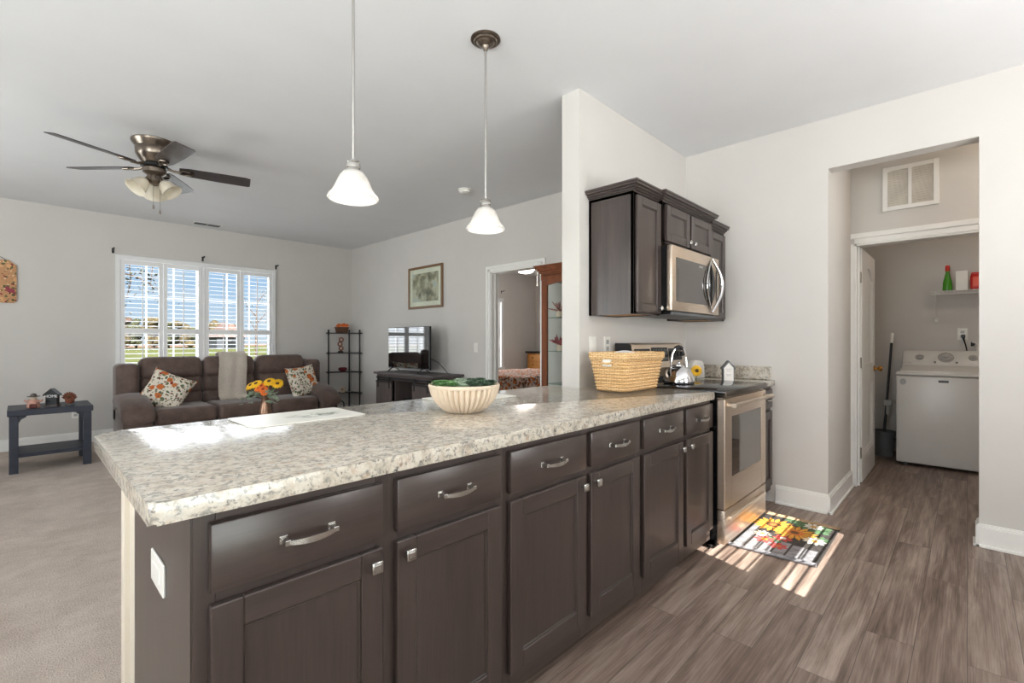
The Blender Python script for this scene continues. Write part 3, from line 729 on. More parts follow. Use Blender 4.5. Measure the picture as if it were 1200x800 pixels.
# ---- wall cabinets and microwave
def crown(m, x0, x1, yf, zb, yb, le=True, re=True):
    """crown moulding along a front and its returns"""
    steps = [(.0, .0, .014), (.012, .012, .026), (.024, .022, .038), (.040, .034, .050), (.046, .047, .060)]
    for o, a, b in steps:
        m.box(x0 - (o if le else 0), x1 + (o if re else 0), yf - o, yb, zb + a, zb + b, .002)
def wall_cabinet(x0, x1, yf, z0, z1, doors, label, knobside, le, re):
    t = thing('wall_cabinet', ((x0+x1)/2, 1.55, z0), label, 'cabinet', 'wall cabinets around the microwave')
    m = MB(); m.box(x0, x0+.016, yf+.02, 1.718, z0, z1); m.box(x1-.016, x1, yf+.02, 1.718, z0, z1); m.box(x0, x1, yf+.02, 1.718, z1-.016, z1); m.box(x0, x1, 1.70, 1.718, z0, z1)
    m.box(x0, x1, yf+.02, yf+.04, z0, z0+.035, .001); m.box(x0, x1, yf+.02, yf+.04, z1-.05, z1, .001)
    m.box(x0, x0+.035, yf+.02, yf+.04, z0, z1, .001); m.box(x1-.035, x1, yf+.02, yf+.04, z0, z1, .001)
    if len(doors) > 1: m.box(doors[0][1]-.01, doors[1][0]+.01, yf+.02, yf+.04, z0, z1, .001)
    m.mi = 3; m.box(x0+.012, x1-.012, yf+.03, 1.71, z0+.006, z0+.018)
    m.build('body', WOODS, t)
    m = MB(); m.mi = 1; crown(m, x0, x1, yf+.018, z1-.006, 1.718, le, re); m.build('crown_moulding', WOODS, t)
    for (q0, q1), ks in zip(doors, knobside):
        m = MB(); shaker(m, q0, q1, z0+.012, z1-.022, yf, st=.052, rail=.052); d = m.build('door', WOODS, t)
        knob(d, q1-.026 if ks > 0 else q0+.026, z0+.045, yf, .013)
    return t
wall_cabinet(2.487, 2.80, 1.385, 1.362, 2.083, [(2.504, 2.796)], 'tall dark wall cabinet at the open end of the row, beside the microwave', [1], True, False)
wall_cabinet(2.80, 3.562, 1.36, 1.822, 2.085, [(2.825, 3.165), (3.19, 3.542)], 'short dark two-door wall cabinet directly above the microwave', [1, -1], True, True)
wall_cabinet(3.562, 3.905, 1.385, 1.362, 2.055, [(3.585, 3.885)], 'tall dark wall cabinet in the corner on the far side of the microwave', [-1], False, False)

t = thing('microwave', (3.17, 1.5, 1.392), 'stainless over-the-range microwave with curved handle under the short wall cabinet', 'microwave')
MX0, MX1, MY = 2.787, 3.553, 1.312
m = MB(); m.box(MX0+.006, MX1-.006, MY+.03, 1.715, 1.392, 1.80); m.box(MX0+.02, MX1-.02, MY+.02, 1.55, 1.372, 1.394, .006); m.build('body', M['blackgloss'], t)
m = MB(); m.box(MX0+.03, MX1-.03, MY+.01, 1.60, 1.365, 1.389, .006); m.build('vent_grille', M['greyplastic'], t)
m = MB(); m.box(MX0, MX1, MY, MY+.035, 1.392, 1.80, .006, 2); fr = m.build('door', M['steel'], t)
m = MB(); m.box(2.845, 3.335, MY-.003, MY+.01, 1.452, 1.728, .002); m.build('window_surround', M['ovenglass'], fr)
m = MB(); m.box(2.868, 3.255, MY-.0045, MY+.01, 1.475, 1.66, .001); m.build('window', M['ovenglass'], fr)
# lens-shaped control zone with the bowed chrome handle
m = MB(); cx_, cz_ = 3.385, 1.596; outl = []
for i in range(25):
    a = i/24; outl.append((cx_ - .085*math.sin(PI*a)**.9 + .0, cz_ - .155 + .31*a))
for i in range(25):
    a = 1 - i/24; outl.append((cx_ + .085*math.sin(PI*a)**.9, cz_ - .155 + .31*a))
m.prism(outl[:-1], 'y', MY-.006, MY+.01); m.build('control_lens', M['blackgloss'], fr)
m = MB()
pts = [(cx_ + .015 + .085*math.sin(PI*i/16), MY - .008 - .040*math.sin(PI*i/16), cz_ - .19 + .38*i/16) for i in range(17)]
m.tube(pts, [.008 + .006*math.sin(PI*i/16) for i in range(17)], 12); m.build('handle', M['chrome'], fr)
m = MB(); m.tube([(cx_ + .004 - .098*math.sin(PI*i/16), MY - .006 - .012*math.sin(PI*i/16), cz_ - .17 + .34*i/16) for i in range(17)], .005, 8); m.build('trim_arc', M['chrome'], fr)
m = MB(); m.box(3.495, 3.515, MY-.003, MY+.01, 1.46, 1.72, .001); m.build('key_strip', M['blackgloss'], fr)
m = MB()
for i in range(6): m.box(3.19 + i*.010, 3.196 + i*.010, MY-.004, MY, 1.700, 1.712)
m.build('badge', M['lightgrey'], fr)

# ---- things on the worktop
# wicker basket: sheared box with thick woven rim
t = thing('basket', (2.515, 1.47, CZ), 'tan woven seagrass basket standing on the worktop near the range', 'basket')
def rrect(cx, cy, hx, hy, r, z, n=5):
    out = []
    for (sx_, sy_, a0) in ((1, 1, 0), (-1, 1, PI/2), (-1, -1, PI), (1, -1, 3*PI/2)):
        for k in range(n+1):
            a = a0 + PI/2*k/n; out.append(Vector((cx + sx_*(hx-r) + r*math.cos(a), cy + sy_*(hy-r) + r*math.sin(a), z)))
    return out
bcx, bcy = 2.525, 1.468
m = MB(); rings = []
N = 22
for i in range(N+1):
    f = i/N; z = CZ + .004 + .20*f
    w = .0035*(1 if i % 2 else -1)
    rings.append(rrect(bcx, bcy, .198 + .028*f + w, .098 + .030*f + w, .03, z))
for i in range(N+1):
    f = 1 - i/N; z = CZ + .012 + .192*f
    rings.append(rrect(bcx, bcy, .188 + .028*f, .088 + .030*f, .026, z))
m.ring_loft(rings, False, True); m.poly(rrect(bcx, bcy, .196, .096, .03, CZ + .002)); body = m.build('body', M['wicker'], t, smooth=60)
m = MB(); rp = rrect(bcx, bcy, .227, .130, .035, CZ+.205, 6)
rr = rp + rp[:1]
for k in range(3): m.tube([p + Vector((0, 0, -.012 + .012*k)) for p in rr], .0085, 8, False)
m.build('rim', M['wicker'], t)
m = MB(); x_ = bcx - .219
m.tube([(x_, bcy-.045, CZ+.175), (x_-.012, bcy-.03, CZ+.165), (x_-.014, bcy, CZ+.160), (x_-.012, bcy+.03, CZ+.165), (x_, bcy+.045, CZ+.175)], .007, 8)
m.build('handle', M['wicker'], t)
m = MB(); m.box(x_-.010, x_+.0, bcy-.028, bcy+.028, CZ+.145, CZ+.185, .003); m.build('tag', M['ivory'], t)
m = MB()
m.sheet(lambda u, v: (bcx - .15 + .24*u, bcy - .07 + .15*v, CZ + .206 + .022*math.sin(PI*u)*math.sin(PI*v) + .006*math.sin(9*u + 5*v)), 18, 12, .10)
o = m.build('folded_towel', M['white_cloth'], loc=(bcx, bcy, CZ + .012)); tag(o, 'folded white towel lying in the wicker basket', 'towel')

# fluted bowl of succulents
bx_, by_ = 1.255, 1.475
t = thing('bowl', (bx_, by_, CZ), 'round cream bowl with vertical flutes in the middle of the peninsula', 'bowl')
out = [(.052, CZ), (.070, CZ+.002), (.095, CZ+.018), (.119, CZ+.042), (.134, CZ+.070), (.142, CZ+.098), (.143, CZ+.108)]
m = MB(); m.lathe([(0, CZ)] + out, bx_, by_, 288, .10, 36)
# smooth lip and inside
m.lathe([(.141, CZ+.100), (.1445, CZ+.106), (.1445, CZ+.112), (.140, CZ+.115), (.133, CZ+.112), (.128, CZ+.098), (.112, CZ+.07), (0, CZ+.06)], bx_, by_, 64, cap0=False)
m.build('shell', M['ceramic'], t, smooth=70)
m = MB(); m.lathe([(0, CZ+.088), (.126, CZ+.088), (.120, CZ+.096), (0, CZ+.100)], bx_, by_, 32); stuff(m.build('soil', M['soil'], t))
def rosette(x, y, z, r, mat, n, tilt, label):
    m = MB()
    for k in range(n):
        f = k/n; a = k*2.39996; el = .15 + 1.1*f; L = r*(1 - .5*f); w = r*.17
        d = Vector((math.cos(a)*math.cos(el), math.sin(a)*math.cos(el), math.sin(el))); sd_ = Vector((-math.sin(a), math.cos(a), 0)); up = d.cross(sd_)*-1
        base = Vector((x, y, z)) + d*r*.08
        m.ring_loft([[base + d*(L*q) + sd_*(w*ww) , base + d*(L*q) + up*(w*.35*ww), base + d*(L*q) - sd_*(w*ww), base + d*(L*q) - up*(w*.35*ww)] for q, ww in ((0, .35), (.45, 1), (.8, .7), (1.05, .05))])
    o = m.build('succulent', mat, loc=(x, y, z - .006), smooth=60); tag(o, label, 'plant', 'succulents in the fluted bowl'); return o
kinds = [('green1', .036, 30, 'bright green succulent growing in the cream fluted bowl'), ('green2', .032, 32, 'pale sage succulent rosette growing in the cream fluted bowl'), ('green3', .035, 30, 'dark green succulent growing in the cream fluted bowl')]
rs = random.Random(3); pts = [(0, 0)] + [(R_*math.cos(a + R_*40), R_*math.sin(a + R_*40)) for R_, N_ in ((.042, 6), (.080, 11), (.110, 15)) for a in [i*2*PI/N_ for i in range(N_)]]
vr = Vector((.693, -.721))
for (px, py) in pts:
    side = px*vr.x + py*vr.y
    k = kinds[0] if side < -.035 else kinds[2] if side > .03 else kinds[1]
    if rs.random() < .22: k = kinds[rs.randrange(3)]
    rosette(bx_ + px, by_ + py, CZ + .101 + rs.random()*.012, k[1]*(.8 + .35*rs.random()), M[k[0]], k[2], 0, k[3])

# placemats with a botanical print
def placemat_mat():
    m, t, b = newmat('printed_placemat'); c = t.nodes.new('ShaderNodeTexCoord').outputs['Object']
    v = nd(t, 'ShaderNodeMapping', {'Vector': c, 'Scale': (1, 1, 1)}).outputs[0]
    sx_ = nd(t, 'ShaderNodeSeparateXYZ', {0: v})
    n = nd(t, 'ShaderNodeTexNoise', {'Vector': nd(t, 'ShaderNodeMapping', {'Vector': c, 'Scale': (22, 55, 1)}).outputs[0], 'Scale': 1, 'Detail': 4, 'Distortion': 1.2})
    f = ramp(t, n.outputs['Fac'], [(.48, (0, 0, 0, 1)), (.56, (1, 1, 1, 1))])
    gx = nd(t, 'ShaderNodeVectorMath', {0: c, 1: (9.0, 17.0, 0)}, operation='MULTIPLY').outputs[0]
    gx = nd(t, 'ShaderNodeVectorMath', {0: gx, 1: (-.45, .2, 0)}, operation='ADD').outputs[0]
    ln = nd(t, 'ShaderNodeVectorMath', {0: gx}, operation='LENGTH').outputs['Value']
    z = ramp(t, ln, [(.75, (1, 1, 1, 1)), (1.15, (0, 0, 0, 1))])
    f2 = mixc(t, 1, f, z, 'MULTIPLY')
    t.links.new(mixc(t, f2, lin(240, 238, 230), lin(122, 132, 116)), b.inputs['Base Color']); b.inputs['Roughness'].default_value = .3
    return m
PM = placemat_mat()
def placemat(x, label):
    m = MB(); m.prism(rounded([(x-.205, 1.692), (x+.205, 1.692), (x+.205, 1.966), (x-.205, 1.966)], [.012]*4, 4), 'z', CZ+.0005, CZ+.0035)
    tag(m.build('placemat', PM, loc=(x, 1.829, CZ)), label, 'placemat', 'printed placemats on the peninsula')
placemat(.735, 'white printed placemat lying in front of the sunflower vase')
placemat(1.595, 'white placemat at the back edge of the worktop, half hidden by the fluted bowl')

# kettle
kx, ky, kz = 3.01, 1.37, .9215
t = thing('kettle', (kx, ky, kz), 'polished dome kettle standing on the cooktop behind the worktop edge', 'kettle')
m = MB(); m.lathe([(0, kz), (.092, kz), (.100, kz+.008), (.101, kz+.022), (.094, kz+.052), (.076, kz+.088), (.050, kz+.112), (.034, kz+.118), (0, kz+.118)], kx, ky, 40); kb = m.build('body', M['chrome'], t, smooth=50)
m = MB(); m.lathe([(.032, kz+.117), (.030, kz+.124), (.010, kz+.128), (0, kz+.128)], kx, ky, 24); m.sphere((kx, ky, kz+.138), .011); m.build('lid', M['chrome'], t)
m = MB(); m.tube([(kx+.055, ky+.045, kz+.075), (kx+.078, ky+.065, kz+.095), (kx+.09, ky+.078, kz+.112)], [.024, .018, .013], 14); m.build('spout', M['chrome'], t)
hd = Vector((.85, -.5, 0)).normalized()
m = MB(); pts = [Vector((kx, ky, kz)) + hd*(.060*math.cos(PI*i/14)*1.0) + Vector((0, 0, .098 + .145*math.sin(PI*i/14)**.8)) for i in range(15)]
m.tube(pts, [.005 if i in (0, 14) else .007 for i in range(15)], 10); m.build('handle', M['chrome'], t)
m = MB(); m.tube(pts[5:10], .012, 12); m.build('grip', M['blackplastic'], t)

# white napkin holder behind, with a sunflower on it
t = thing('napkin_holder', (3.68, 1.53, CZ), 'white rounded napkin holder on the corner worktop behind the kettle', 'napkin holder')
m = MB(); outl = rounded([(3.565, CZ), (3.80, CZ), (3.785, CZ+.13), (3.575, CZ+.145)], [0, 0, .06, .06], 6); m.prism(outl, 'y', 1.515, 1.56, .003); m.build('body', M['whiteplastic'], t)
def sunflower(m, c, n, r, petals=14, mats=(0, 1), droop=.15, sq=1):
    """flower head at c facing n; material slots (petal, disc)"""
    n = Vector(n).normalized(); q = n.to_track_quat('Z', 'Y'); c = Vector(c)
    m.mi = mats[0]
    for layer in (0, 1):
        for k in range(petals):
            a = 2*PI*(k + .5*layer)/petals; R = r*(1 - .12*layer)
            d = Vector((math.cos(a), math.sin(a), 0)); s = Vector((-math.sin(a), math.cos(a), 0)); w = r*.17
            P = lambda q_, ww, h: c + q @ (d*(R*q_) + s*(w*ww) + Vector((0, 0, h*r)))
            top = [P(.25, -.5, .06 + .05*layer), P(.6, -1, .10 + .05*layer), P(1, 0, -droop + .06*layer), P(.6, 1, .10 + .05*layer), P(.25, .5, .06 + .05*layer)]
            bot = [p - q @ Vector((0, 0, .03*r)) for p in top]
            m.ring_loft([bot, top])
    m.mi = mats[1]
    m.lathe([(0, -.02*r), (.30*r, -.02*r), (.32*r, .10*r), (.22*r, .18*r), (0, .16*r)], 0, 0, 18, axis=(c, n)); m.mi = 0
m = MB(); sunflower(m, (3.585, 1.49, CZ+.063), (-.75, -.66, .1), .048); m.mi = 2
m.tube([(3.586, 1.492, CZ+.06), (3.588, 1.494, CZ+.02), (3.590, 1.496, CZ+.002)], .004, 6)
m.lathe([(0, CZ+.0005), (.020, CZ+.0005), (.018, CZ+.006), (0, CZ+.008)], 3.590, 1.496, 16)
o = m.build('sunflower_ornament', [M['yellow'], M['petalbrown'], M['green3']], loc=(3.59, 1.496, CZ)); tag(o, 'yellow sunflower ornament in front of the white napkin holder', 'ornament')

# little house sign on the corner worktop
t = thing('house_sign', (3.62, 1.28, CZ), 'small white house-shaped sign with grey roof on the corner worktop', 'sign')
hx, hy = 3.60, 1.265; fx = Vector((.72, -.69, 0)); fn = Vector((-.69, -.72, 0))
def hp(a, z, o): return Vector((hx, hy, CZ)) + fx*a + fn*o + Vector((0, 0, z))
pl = [(-.036, 0), (.036, 0), (.036, .095), (0, .135), (-.036, .095)]
m = MB(); m.ring_loft([[hp(a, z, o) for a, z in pl] for o in (-.012, .012)]); hb = m.build('body', M['whiteplastic'], t, smooth=20)
m = MB()
for s in (-1, 1): m.ring_loft([[hp(s*.046, .083, o), hp(0, .134, o), hp(0, .147, o), hp(s*.050, .092, o)] for o in (-.018, .018)])
m.build('roof', M['greyplastic'], t, smooth=20)
m = MB()
for s in (-1, 1): m.ring_loft([[hp(s*.036, 0, o), hp(s*.041, 0, o), hp(s*.041, .092, o), hp(s*.036, .095, o)] for o in (-.014, .014)])
m.build('frame', M['greyplastic'], t, smooth=20)
m = MB()
for z, w in ((.082, .022), (.068, .015), (.042, .020), (.034, .014)):
    for i in range(5):
        a = -w + 2*w*i/4.6; m.ring_loft([[hp(a, z, o), hp(a + w*.3, z, o), hp(a + w*.3, z + .005, o), hp(a, z + .005, o)] for o in (.0118, .0126)])
m.build('verse', M['lightgrey'], hb, smooth=0)

# ---- printed floor mat in front of the range
t = thing('floor_mat', (3.27, .80, 0), 'sunflower printed kitchen mat on the plank floor before the range', 'mat')
GREYP = plain('mat_charcoal', (52, 46, 44), .85, var=.3, scale=40); GREYL = plain('mat_grey_boards', (128, 126, 130), .85, var=.25, scale=26)
JUTE = plain('mat_backing', (170, 142, 112), .9, var=.2, scale=80)
MATM = [GREYP, plain('mat_yellow', (196, 138, 50), .85, var=.2, scale=40), M['petalbrown'], plain('mat_green', (78, 108, 74), .85, var=.2), plain('mat_red', (178, 62, 60), .85), plain('mat_white_petal', (206, 200, 188), .8), GREYL, plain('mat_orange', (186, 104, 48), .85)]
mz = .006
q0, q1, q2, q3 = Vector((2.895, 1.015)), Vector((3.625, 1.015)), Vector((3.625, .585)), Vector((2.935, .575))
m = MB(); m.ring_loft([[(p.x, p.y, z) for p in (q3, q2, q1, q0)] for z in (.0005, mz)])
def matpt(u, v):
    a = q0.lerp(q1, u); b = q3.lerp(q2, u); return a.lerp(b, v)      # v = 0 at the range, 1 towards the room
def patch(mi, uv, z=mz):
    m.mi = mi; m.ring_loft([[(matpt(*p).x, matpt(*p).y, zz) for p in uv] for zz in (z - .0002, z + .0004)])
for k in range(6):                     # pale boards
    patch(6, [(.01 + .0*k, .02 + k*.155), (.40 - .02*k, .02 + k*.155), (.40 - .02*k, .15 + k*.155), (.01, .15 + k*.155)])
patch(6, [(.40, .02), (.62, .02), (.62, .10), (.40, .10)])
def flower(u, v, R, petals, pm, dm, dr=.36, z=.0006, inner=None):
    for k in range(petals):
        a = 2*PI*k/petals; w = 2.2/petals
        pt = lambda r, aa: (u + R*r*math.cos(aa)*.62, v + R*r*math.sin(aa))
        patch(pm, [pt(.2, a-w), pt(.72, a-w*1.15), pt(1.0, a), pt(.72, a+w*1.15), pt(.2, a+w)], mz + z)
    patch(dm, [(u + R*dr*math.cos(i*PI/8)*.62, v + R*dr*math.sin(i*PI/8)) for i in range(16)], mz + z + .0003)
    if inner is not None: patch(inner, [(u + R*dr*.5*math.cos(i*PI/8)*.62, v + R*dr*.5*math.sin(i*PI/8)) for i in range(16)], mz + z + .0006)
for (u, v, R) in ((.86, .62, .16), (.93, .42, .13), (.80, .80, .15), (.60, .88, .12), (.88, .82, .13), (.34, .40, .12)): flower(u, v, R, 6, 3, 3, .2, .0003)
flower(.70, .24, .30, 16, 1, 2, .34, .0008, 7)
flower(.62, .55, .30, 16, 1, 7, .38, .0012, 2)
flower(.30, .30, .14, 7, 4, 1, .3, .0010); flower(.42, .48, .13, 7, 4, 5, .3, .0011); flower(.22, .50, .12, 7, 4, 7, .3, .0010)
flower(.52, .82, .15, 9, 5, 1, .28, .0014); flower(.88, .70, .14, 9, 5, 1, .28, .0016); flower(.42, .22, .12, 8, 5, 1, .3, .0012); flower(.90, .50, .12, 6, 3, 3, .3, .0018)
m.mi = 0
m.build('printed_top', MATM, t, smooth=0)
m = MB(); m.box(3.594, 3.642, .585, 1.015, .0002, .0085, .002); m.build('backing', JUTE, t)
m = MB(); m.tube([(2.897, 1.012, .012), (2.932, .578, .012)], .0105, 10); m.build('curled_edge', GREYL, t)

# ================================================================== pendants, fan, ceiling fittings
def pendant(x, y, label):
    t = thing('pendant_lamp', (x, y, H), label, 'lamp', 'glass pendants over the peninsula')
    m = MB(); m.lathe([(0, H), (.076, H), (.077, H-.005), (.070, H-.010), (.062, H-.011), (.056, H-.018), (.048, H-.019), (.036, H-.030), (.018, H-.038), (.012, H-.050), (.010, H-.062), (0, H-.062)], x, y, 40); m.build('canopy', M['bronze_nickel'], t)
    zb = 1.772
    m = MB(); m.cyl((x, y, H-.055), (x, y, zb+.155), .0062, seg=12); m.cyl((x, y, H-.085), (x, y, H-.06), .008, seg=12); m.build('rod', M['nickel'], t)
    m = MB(); m.lathe([(0, zb+.162), (.012, zb+.162), (.024, zb+.156), (.027, zb+.150), (.025, zb+.146), (.028, zb+.141), (.028, zb+.128), (.025, zb+.124), (.029, zb+.118), (.029, zb+.110), (0, zb+.108)], x, y, 32); m.build('collar', M['nickel'], t)
    m = MB()
    o = [(.026, .116), (.040, .110), (.053, .094), (.064, .070), (.074, .046), (.085, .028), (.096, .016), (.099, .007), (.096, .001), (.090, .000)]
    inn = [(.086, .004), (.090, .010), (.080, .024), (.069, .043), (.059, .067), (.048, .090), (.036, .105), (.024, .110)]
    m.lathe([(r, zb+z) for r, z in o + inn] , x, y, 48); m.build('shade', M['shade_glass'], t, smooth=70)
    m = MB(); m.lathe([(0, zb+.004), (.016, zb+.007), (.028, zb+.018), (.033, zb+.036), (.028, zb+.056), (.017, zb+.075), (.015, zb+.11), (0, zb+.11)], x, y, 24); m.build('bulb', M['bulb'], t)
    l = bpy.data.lights.new('pendant_bulb', 'POINT'); lo = bpy.data.objects.new('pendant_bulb', l); C.objects.link(lo); lo.location = (x, y, zb-.02); l.energy = 2; l.shadow_soft_size = .05; l.color = (1, .95, .87)
pendant(.936, 1.789, 'bell glass pendant nearest the open end of the peninsula, first of the pair')
pendant(1.665, 1.789, 'bell glass pendant closer to the kitchen wall, whose round ceiling plate shows')

fx_, fy_ = .735, 4.585
t = thing('ceiling_fan', (fx_, fy_, H), 'five-blade ceiling fan with frosted light shades in the living room', 'fan')
m = MB(); m.lathe([(0, H), (.148, H), (.150, H-.006), (.146, H-.018), (.128, H-.042), (.122, H-.052), (.124, H-.060), (.122, H-.105), (.112, H-.122), (.094, H-.150), (.078, H-.172), (0, H-.172)], fx_, fy_, 48); m.build('housing', M['bronze_nickel'], t)
m = MB(); z = H-.178; m.lathe([(0, z), (.088, z), (.090, z-.018), (.076, z-.022), (0, z-.022)], fx_, fy_, 32); m.build('rotor', M['blackplastic'], t)
m = MB(); z = H-.200; m.lathe([(0, z), (.070, z), (.078, z-.012), (.076, z-.040), (.055, z-.055), (.045, z-.062), (.050, z-.075), (.050, z-.105), (.036, z-.124), (.018, z-.130), (0, z-.132)], fx_, fy_, 36); m.build('switch_housing', M['bronze_nickel'], t)
zb_ = 2.558
for k in range(5):
    a = math.radians(-156 + 72*k); d = Vector((math.cos(a), math.sin(a), 0)); s = Vector((-math.sin(a), math.cos(a), 0)); tilt = math.radians(13)
    def BP(r, w, h=0):
        return Vector((fx_, fy_, zb_)) + d*r + s*(w*math.cos(tilt)) + Vector((0, 0, -w*math.sin(tilt) + h))
    o2 = [(.16, -.045), (.22, -.058), (.45, -.068), (.62, -.070), (.655, -.060), (.66, .055), (.645, .068), (.45, .068), (.22, .058), (.16, .045)]
    m = MB(); m.ring_loft([[BP(r, w, 0) for r, w in o2], [BP(r, w, .006) for r, w in o2]]); bl = m.build('blade', M['fanblade'], t, smooth=20)
    m = MB(); m.tube([Vector((fx_, fy_, zb_+.014)) + d*.07, BP(.12, 0, -.005), BP(.17, 0, -.007)], [.012, .010, .012], 8)
    for q in (-1, 1): m.tube([BP(.15, 0, -.005), BP(.19, q*.030, -.006), BP(.235, q*.024, -.006), BP(.255, 0, -.006)], .006, 8)
    m.build('blade_iron', M['bronze_nickel'], bl)
for k in range(3):
    a = math.radians(78 + 120*k); d = Vector((math.cos(a), math.sin(a), 0)); base = Vector((fx_, fy_, 2.462)) + d*.045
    ax = (d*.66 + Vector((0, 0, -.75))).normalized()
    m = MB(); m.cyl(base - ax*.01, base + ax*.035, .016, .020, 14); arm = m.build('lamp_arm', M['bronze_nickel'], t)
    m = MB(); o = [(.024, .025), (.036, .035), (.050, .062), (.056, .090), (.066, .118), (.076, .132), (.070, .130), (.060, .116), (.050, .088), (.044, .064), (.030, .042), (.020, .030)]
    m.lathe(o, 0, 0, 36, axis=(base, ax)); m.build('lamp_shade', M['fan_glass'], t, smooth=70)
    m = MB(); m.sphere(base + ax*.07, .022); m.build('bulb', M['ivory'], t)
for q, L in ((-.012, .20), (.03, .235)):
    p = Vector((fx_ + q, fy_ - .03, 2.455)); m = MB(); m.cyl(p, p - Vector((0, 0, L)), .0012, seg=6); m.lathe([(0, 0), (.006, .006), (.008, .016), (.003, .034), (0, .036)], 0, 0, 12, axis=(p - Vector((0, 0, L + .03)), (0, 0, 1))); m.build('pull_chain', M['bronze_nickel'], t)

def ceil_vent():
    t = thing('ceiling_vent', (1.73, 7.27, H), 'white slotted air vent in the ceiling above the shuttered window', 'vent')
    m = MB(); m.box(1.56, 1.90, 7.20, 7.34, H-.008, H, .003); m.build('frame', M['trim'], t)
    m = MB()
    for i in range(6): m.box(1.585, 1.725, 7.215+i*.019, 7.224+i*.019, H-.012, H-.007); m.box(1.735, 1.875, 7.215+i*.019, 7.224+i*.019, H-.012, H-.007)
    m.build('slats', M['greyplastic'], t)
ceil_vent()
t = thing('smoke_detector', (3.166, 3.71, H), 'round white smoke detector on the ceiling beyond the second pendant', 'smoke detector')
m = MB(); m.lathe([(0, H), (.068, H), (.068, H-.012), (.060, H-.016), (.058, H-.034), (.046, H-.042), (0, H-.042)], 3.166, 3.71, 36); m.build('housing', M['ivory'], t)
m = MB(); m.lathe([(0, H-.041), (.020, H-.041), (.018, H-.046), (0, H-.046)], 3.166, 3.71, 20); m.build('test_button', M['lightgrey'], t)

# ================================================================== living window, shutters, brackets
def sash_window(name, x0, x1, z0, z1, y, mull):
    w = struct(MB().frame('y', x0, x1, z0, z1, y, y+.05, .038).box(x0+.038, x1-.038, y, y+.05, (z0+z1)/2-.022, (z0+z1)/2+.022).build(name, M['shutter'], loc=((x0+x1)/2, y, z0)))
    m = MB()
    for i in range(1, mull):
        x = x0 + (x1-x0)*i/mull; m.box(x-.009, x+.009, y+.018, y+.034, z0+.03, z1-.03)
    zz = z0 + (z1-z0)*.75; m.box(x0+.03, x1-.03, y+.0195, y+.0325, zz-.009, zz+.009)
    zz = z0 + (z1-z0)*.25; m.box(x0+.03, x1-.03, y+.0195, y+.0325, zz-.009, zz+.009)
    m.build('muntins', M['shutter'], w)
    m = MB(); m.box(x0+.03, x1-.03, y+.024, y+.028, z0+.03, z1-.03); m.build('pane', M['glass'], w, smooth=0)
    return w
sash_window('window_1', .848, 1.722, .412, 2.223, 7.625, 3)
sash_window('window_2', 1.768, 2.648, .412, 2.223, 7.625, 3)
m = MB(); m.box(1.722, 1.768, 7.56, 7.69, .41, 2.225)
struct(m.build('trim_window_mullion', M['shutter']))
m = MB(); F0, F1, G0, G1, w_ = .818, 2.676, .372, 2.260, .045
m.frame('y', F0, F1, G0, G1, 7.505, YW, w_, .003); m.box(1.728, 1.764, 7.508, YW+.02, G0+w_, G1-w_, .003); m.box(F0-.006, F1+.006, 7.512, YW, G1, G1+.010, .003)
struct(m.build('trim_window_frame', M['shutter']))
def louvers(m, x0, x1, z0, z1, yc, pitch, dep, tilt, th=.009):
    n = max(1, int((z1 - z0)/pitch)); p = (z1 - z0)/n
    for i in range(n):
        z = z0 + p*(i+.5); c, s = math.cos(tilt), math.sin(tilt); ring = []
        for k in range(10):
            a = 2*PI*k/10; a_ = dep/2*math.cos(a); b_ = th/2*math.sin(a); ring.append((yc + a_*c - b_*s, z + a_*s + b_*c))
        m.ring_loft([[(x, q[0], q[1]) for q in ring] for x in (x0, x1)])
def shutter_panel(x0, x1, label, rod):
    t = thing('shutter_panel', ((x0+x1)/2, 7.525, G0+w_), label, 'shutter', 'plantation shutter panels at the living room window')
    y0, y1, st = 7.512, 7.538, .043; z0, z1 = G0+w_+.003, G1-w_-.003; zm = 1.332
    m = MB(); m.box(x0, x0+st, y0, y1, z0, z1, .003); m.box(x1-st, x1, y0, y1, z0, z1, .003)
    m.box(x0+st, x1-st, y0, y1, z0, z0+.09, .003); m.box(x0+st, x1-st, y0, y1, z1-.055, z1, .003); m.box(x0+st, x1-st, y0, y1, zm-.034, zm+.034, .003)
    m.build('frame', M['shutter'], t)
    for a, b in ((z0+.09, zm-.034), (zm+.034, z1-.055)):
        m = MB(); louvers(m, x0+st, x1-st, a, b, 7.525, .056, .060, math.radians(5.5)); m.build('louvers', M['shutter'], t, smooth=60)
        m = MB(); xc = (x0+x1)/2; m.box(xc-.006, xc+.006, 7.484, 7.493, a+.02, b-.02, .002); m.build('tilt_rod', M['shutter'], t)
shutter_panel(.865, 1.293, 'white louvered shutter panel at the end of the window nearest the side table', 0)
shutter_panel(1.297, 1.726, 'white louvered shutter panel second from the side table end', 0)
shutter_panel(1.766, 2.196, 'white louvered shutter panel behind the throw blanket, third from the side table end', 0)
shutter_panel(2.200, 2.629, 'white louvered shutter panel at the end of the window nearest the corner shelf', 0)
def bracket(x, z, label, y=YW):
    t = thing('curtain_bracket', (x, y, z), label, 'bracket', 'empty curtain rod brackets')
    m = MB(); m.box(x-.012, x+.012, y-.006, y, z-.045, z+.02, .003); m.tube([(x, y-.004, z-.01), (x, y-.05, z-.005), (x, y-.085, z)], .0055, 8); m.build('arm', M['black'], t)
    m = MB(); m.tube([(x, y-.075 + .018*math.cos(i*PI/6 + PI), z + .016 + .018*math.sin(i*PI/6 + PI)) for i in range(7)], .005, 8); m.sphere((x, y-.1, z+.005), .008, u=8, v=6); m.build('cup', M['black'], t)
bracket(.797, 2.325, 'black empty curtain bracket above the window corner by the painted plaque')
bracket(1.740, 2.340, 'black empty curtain bracket above the middle of the window')
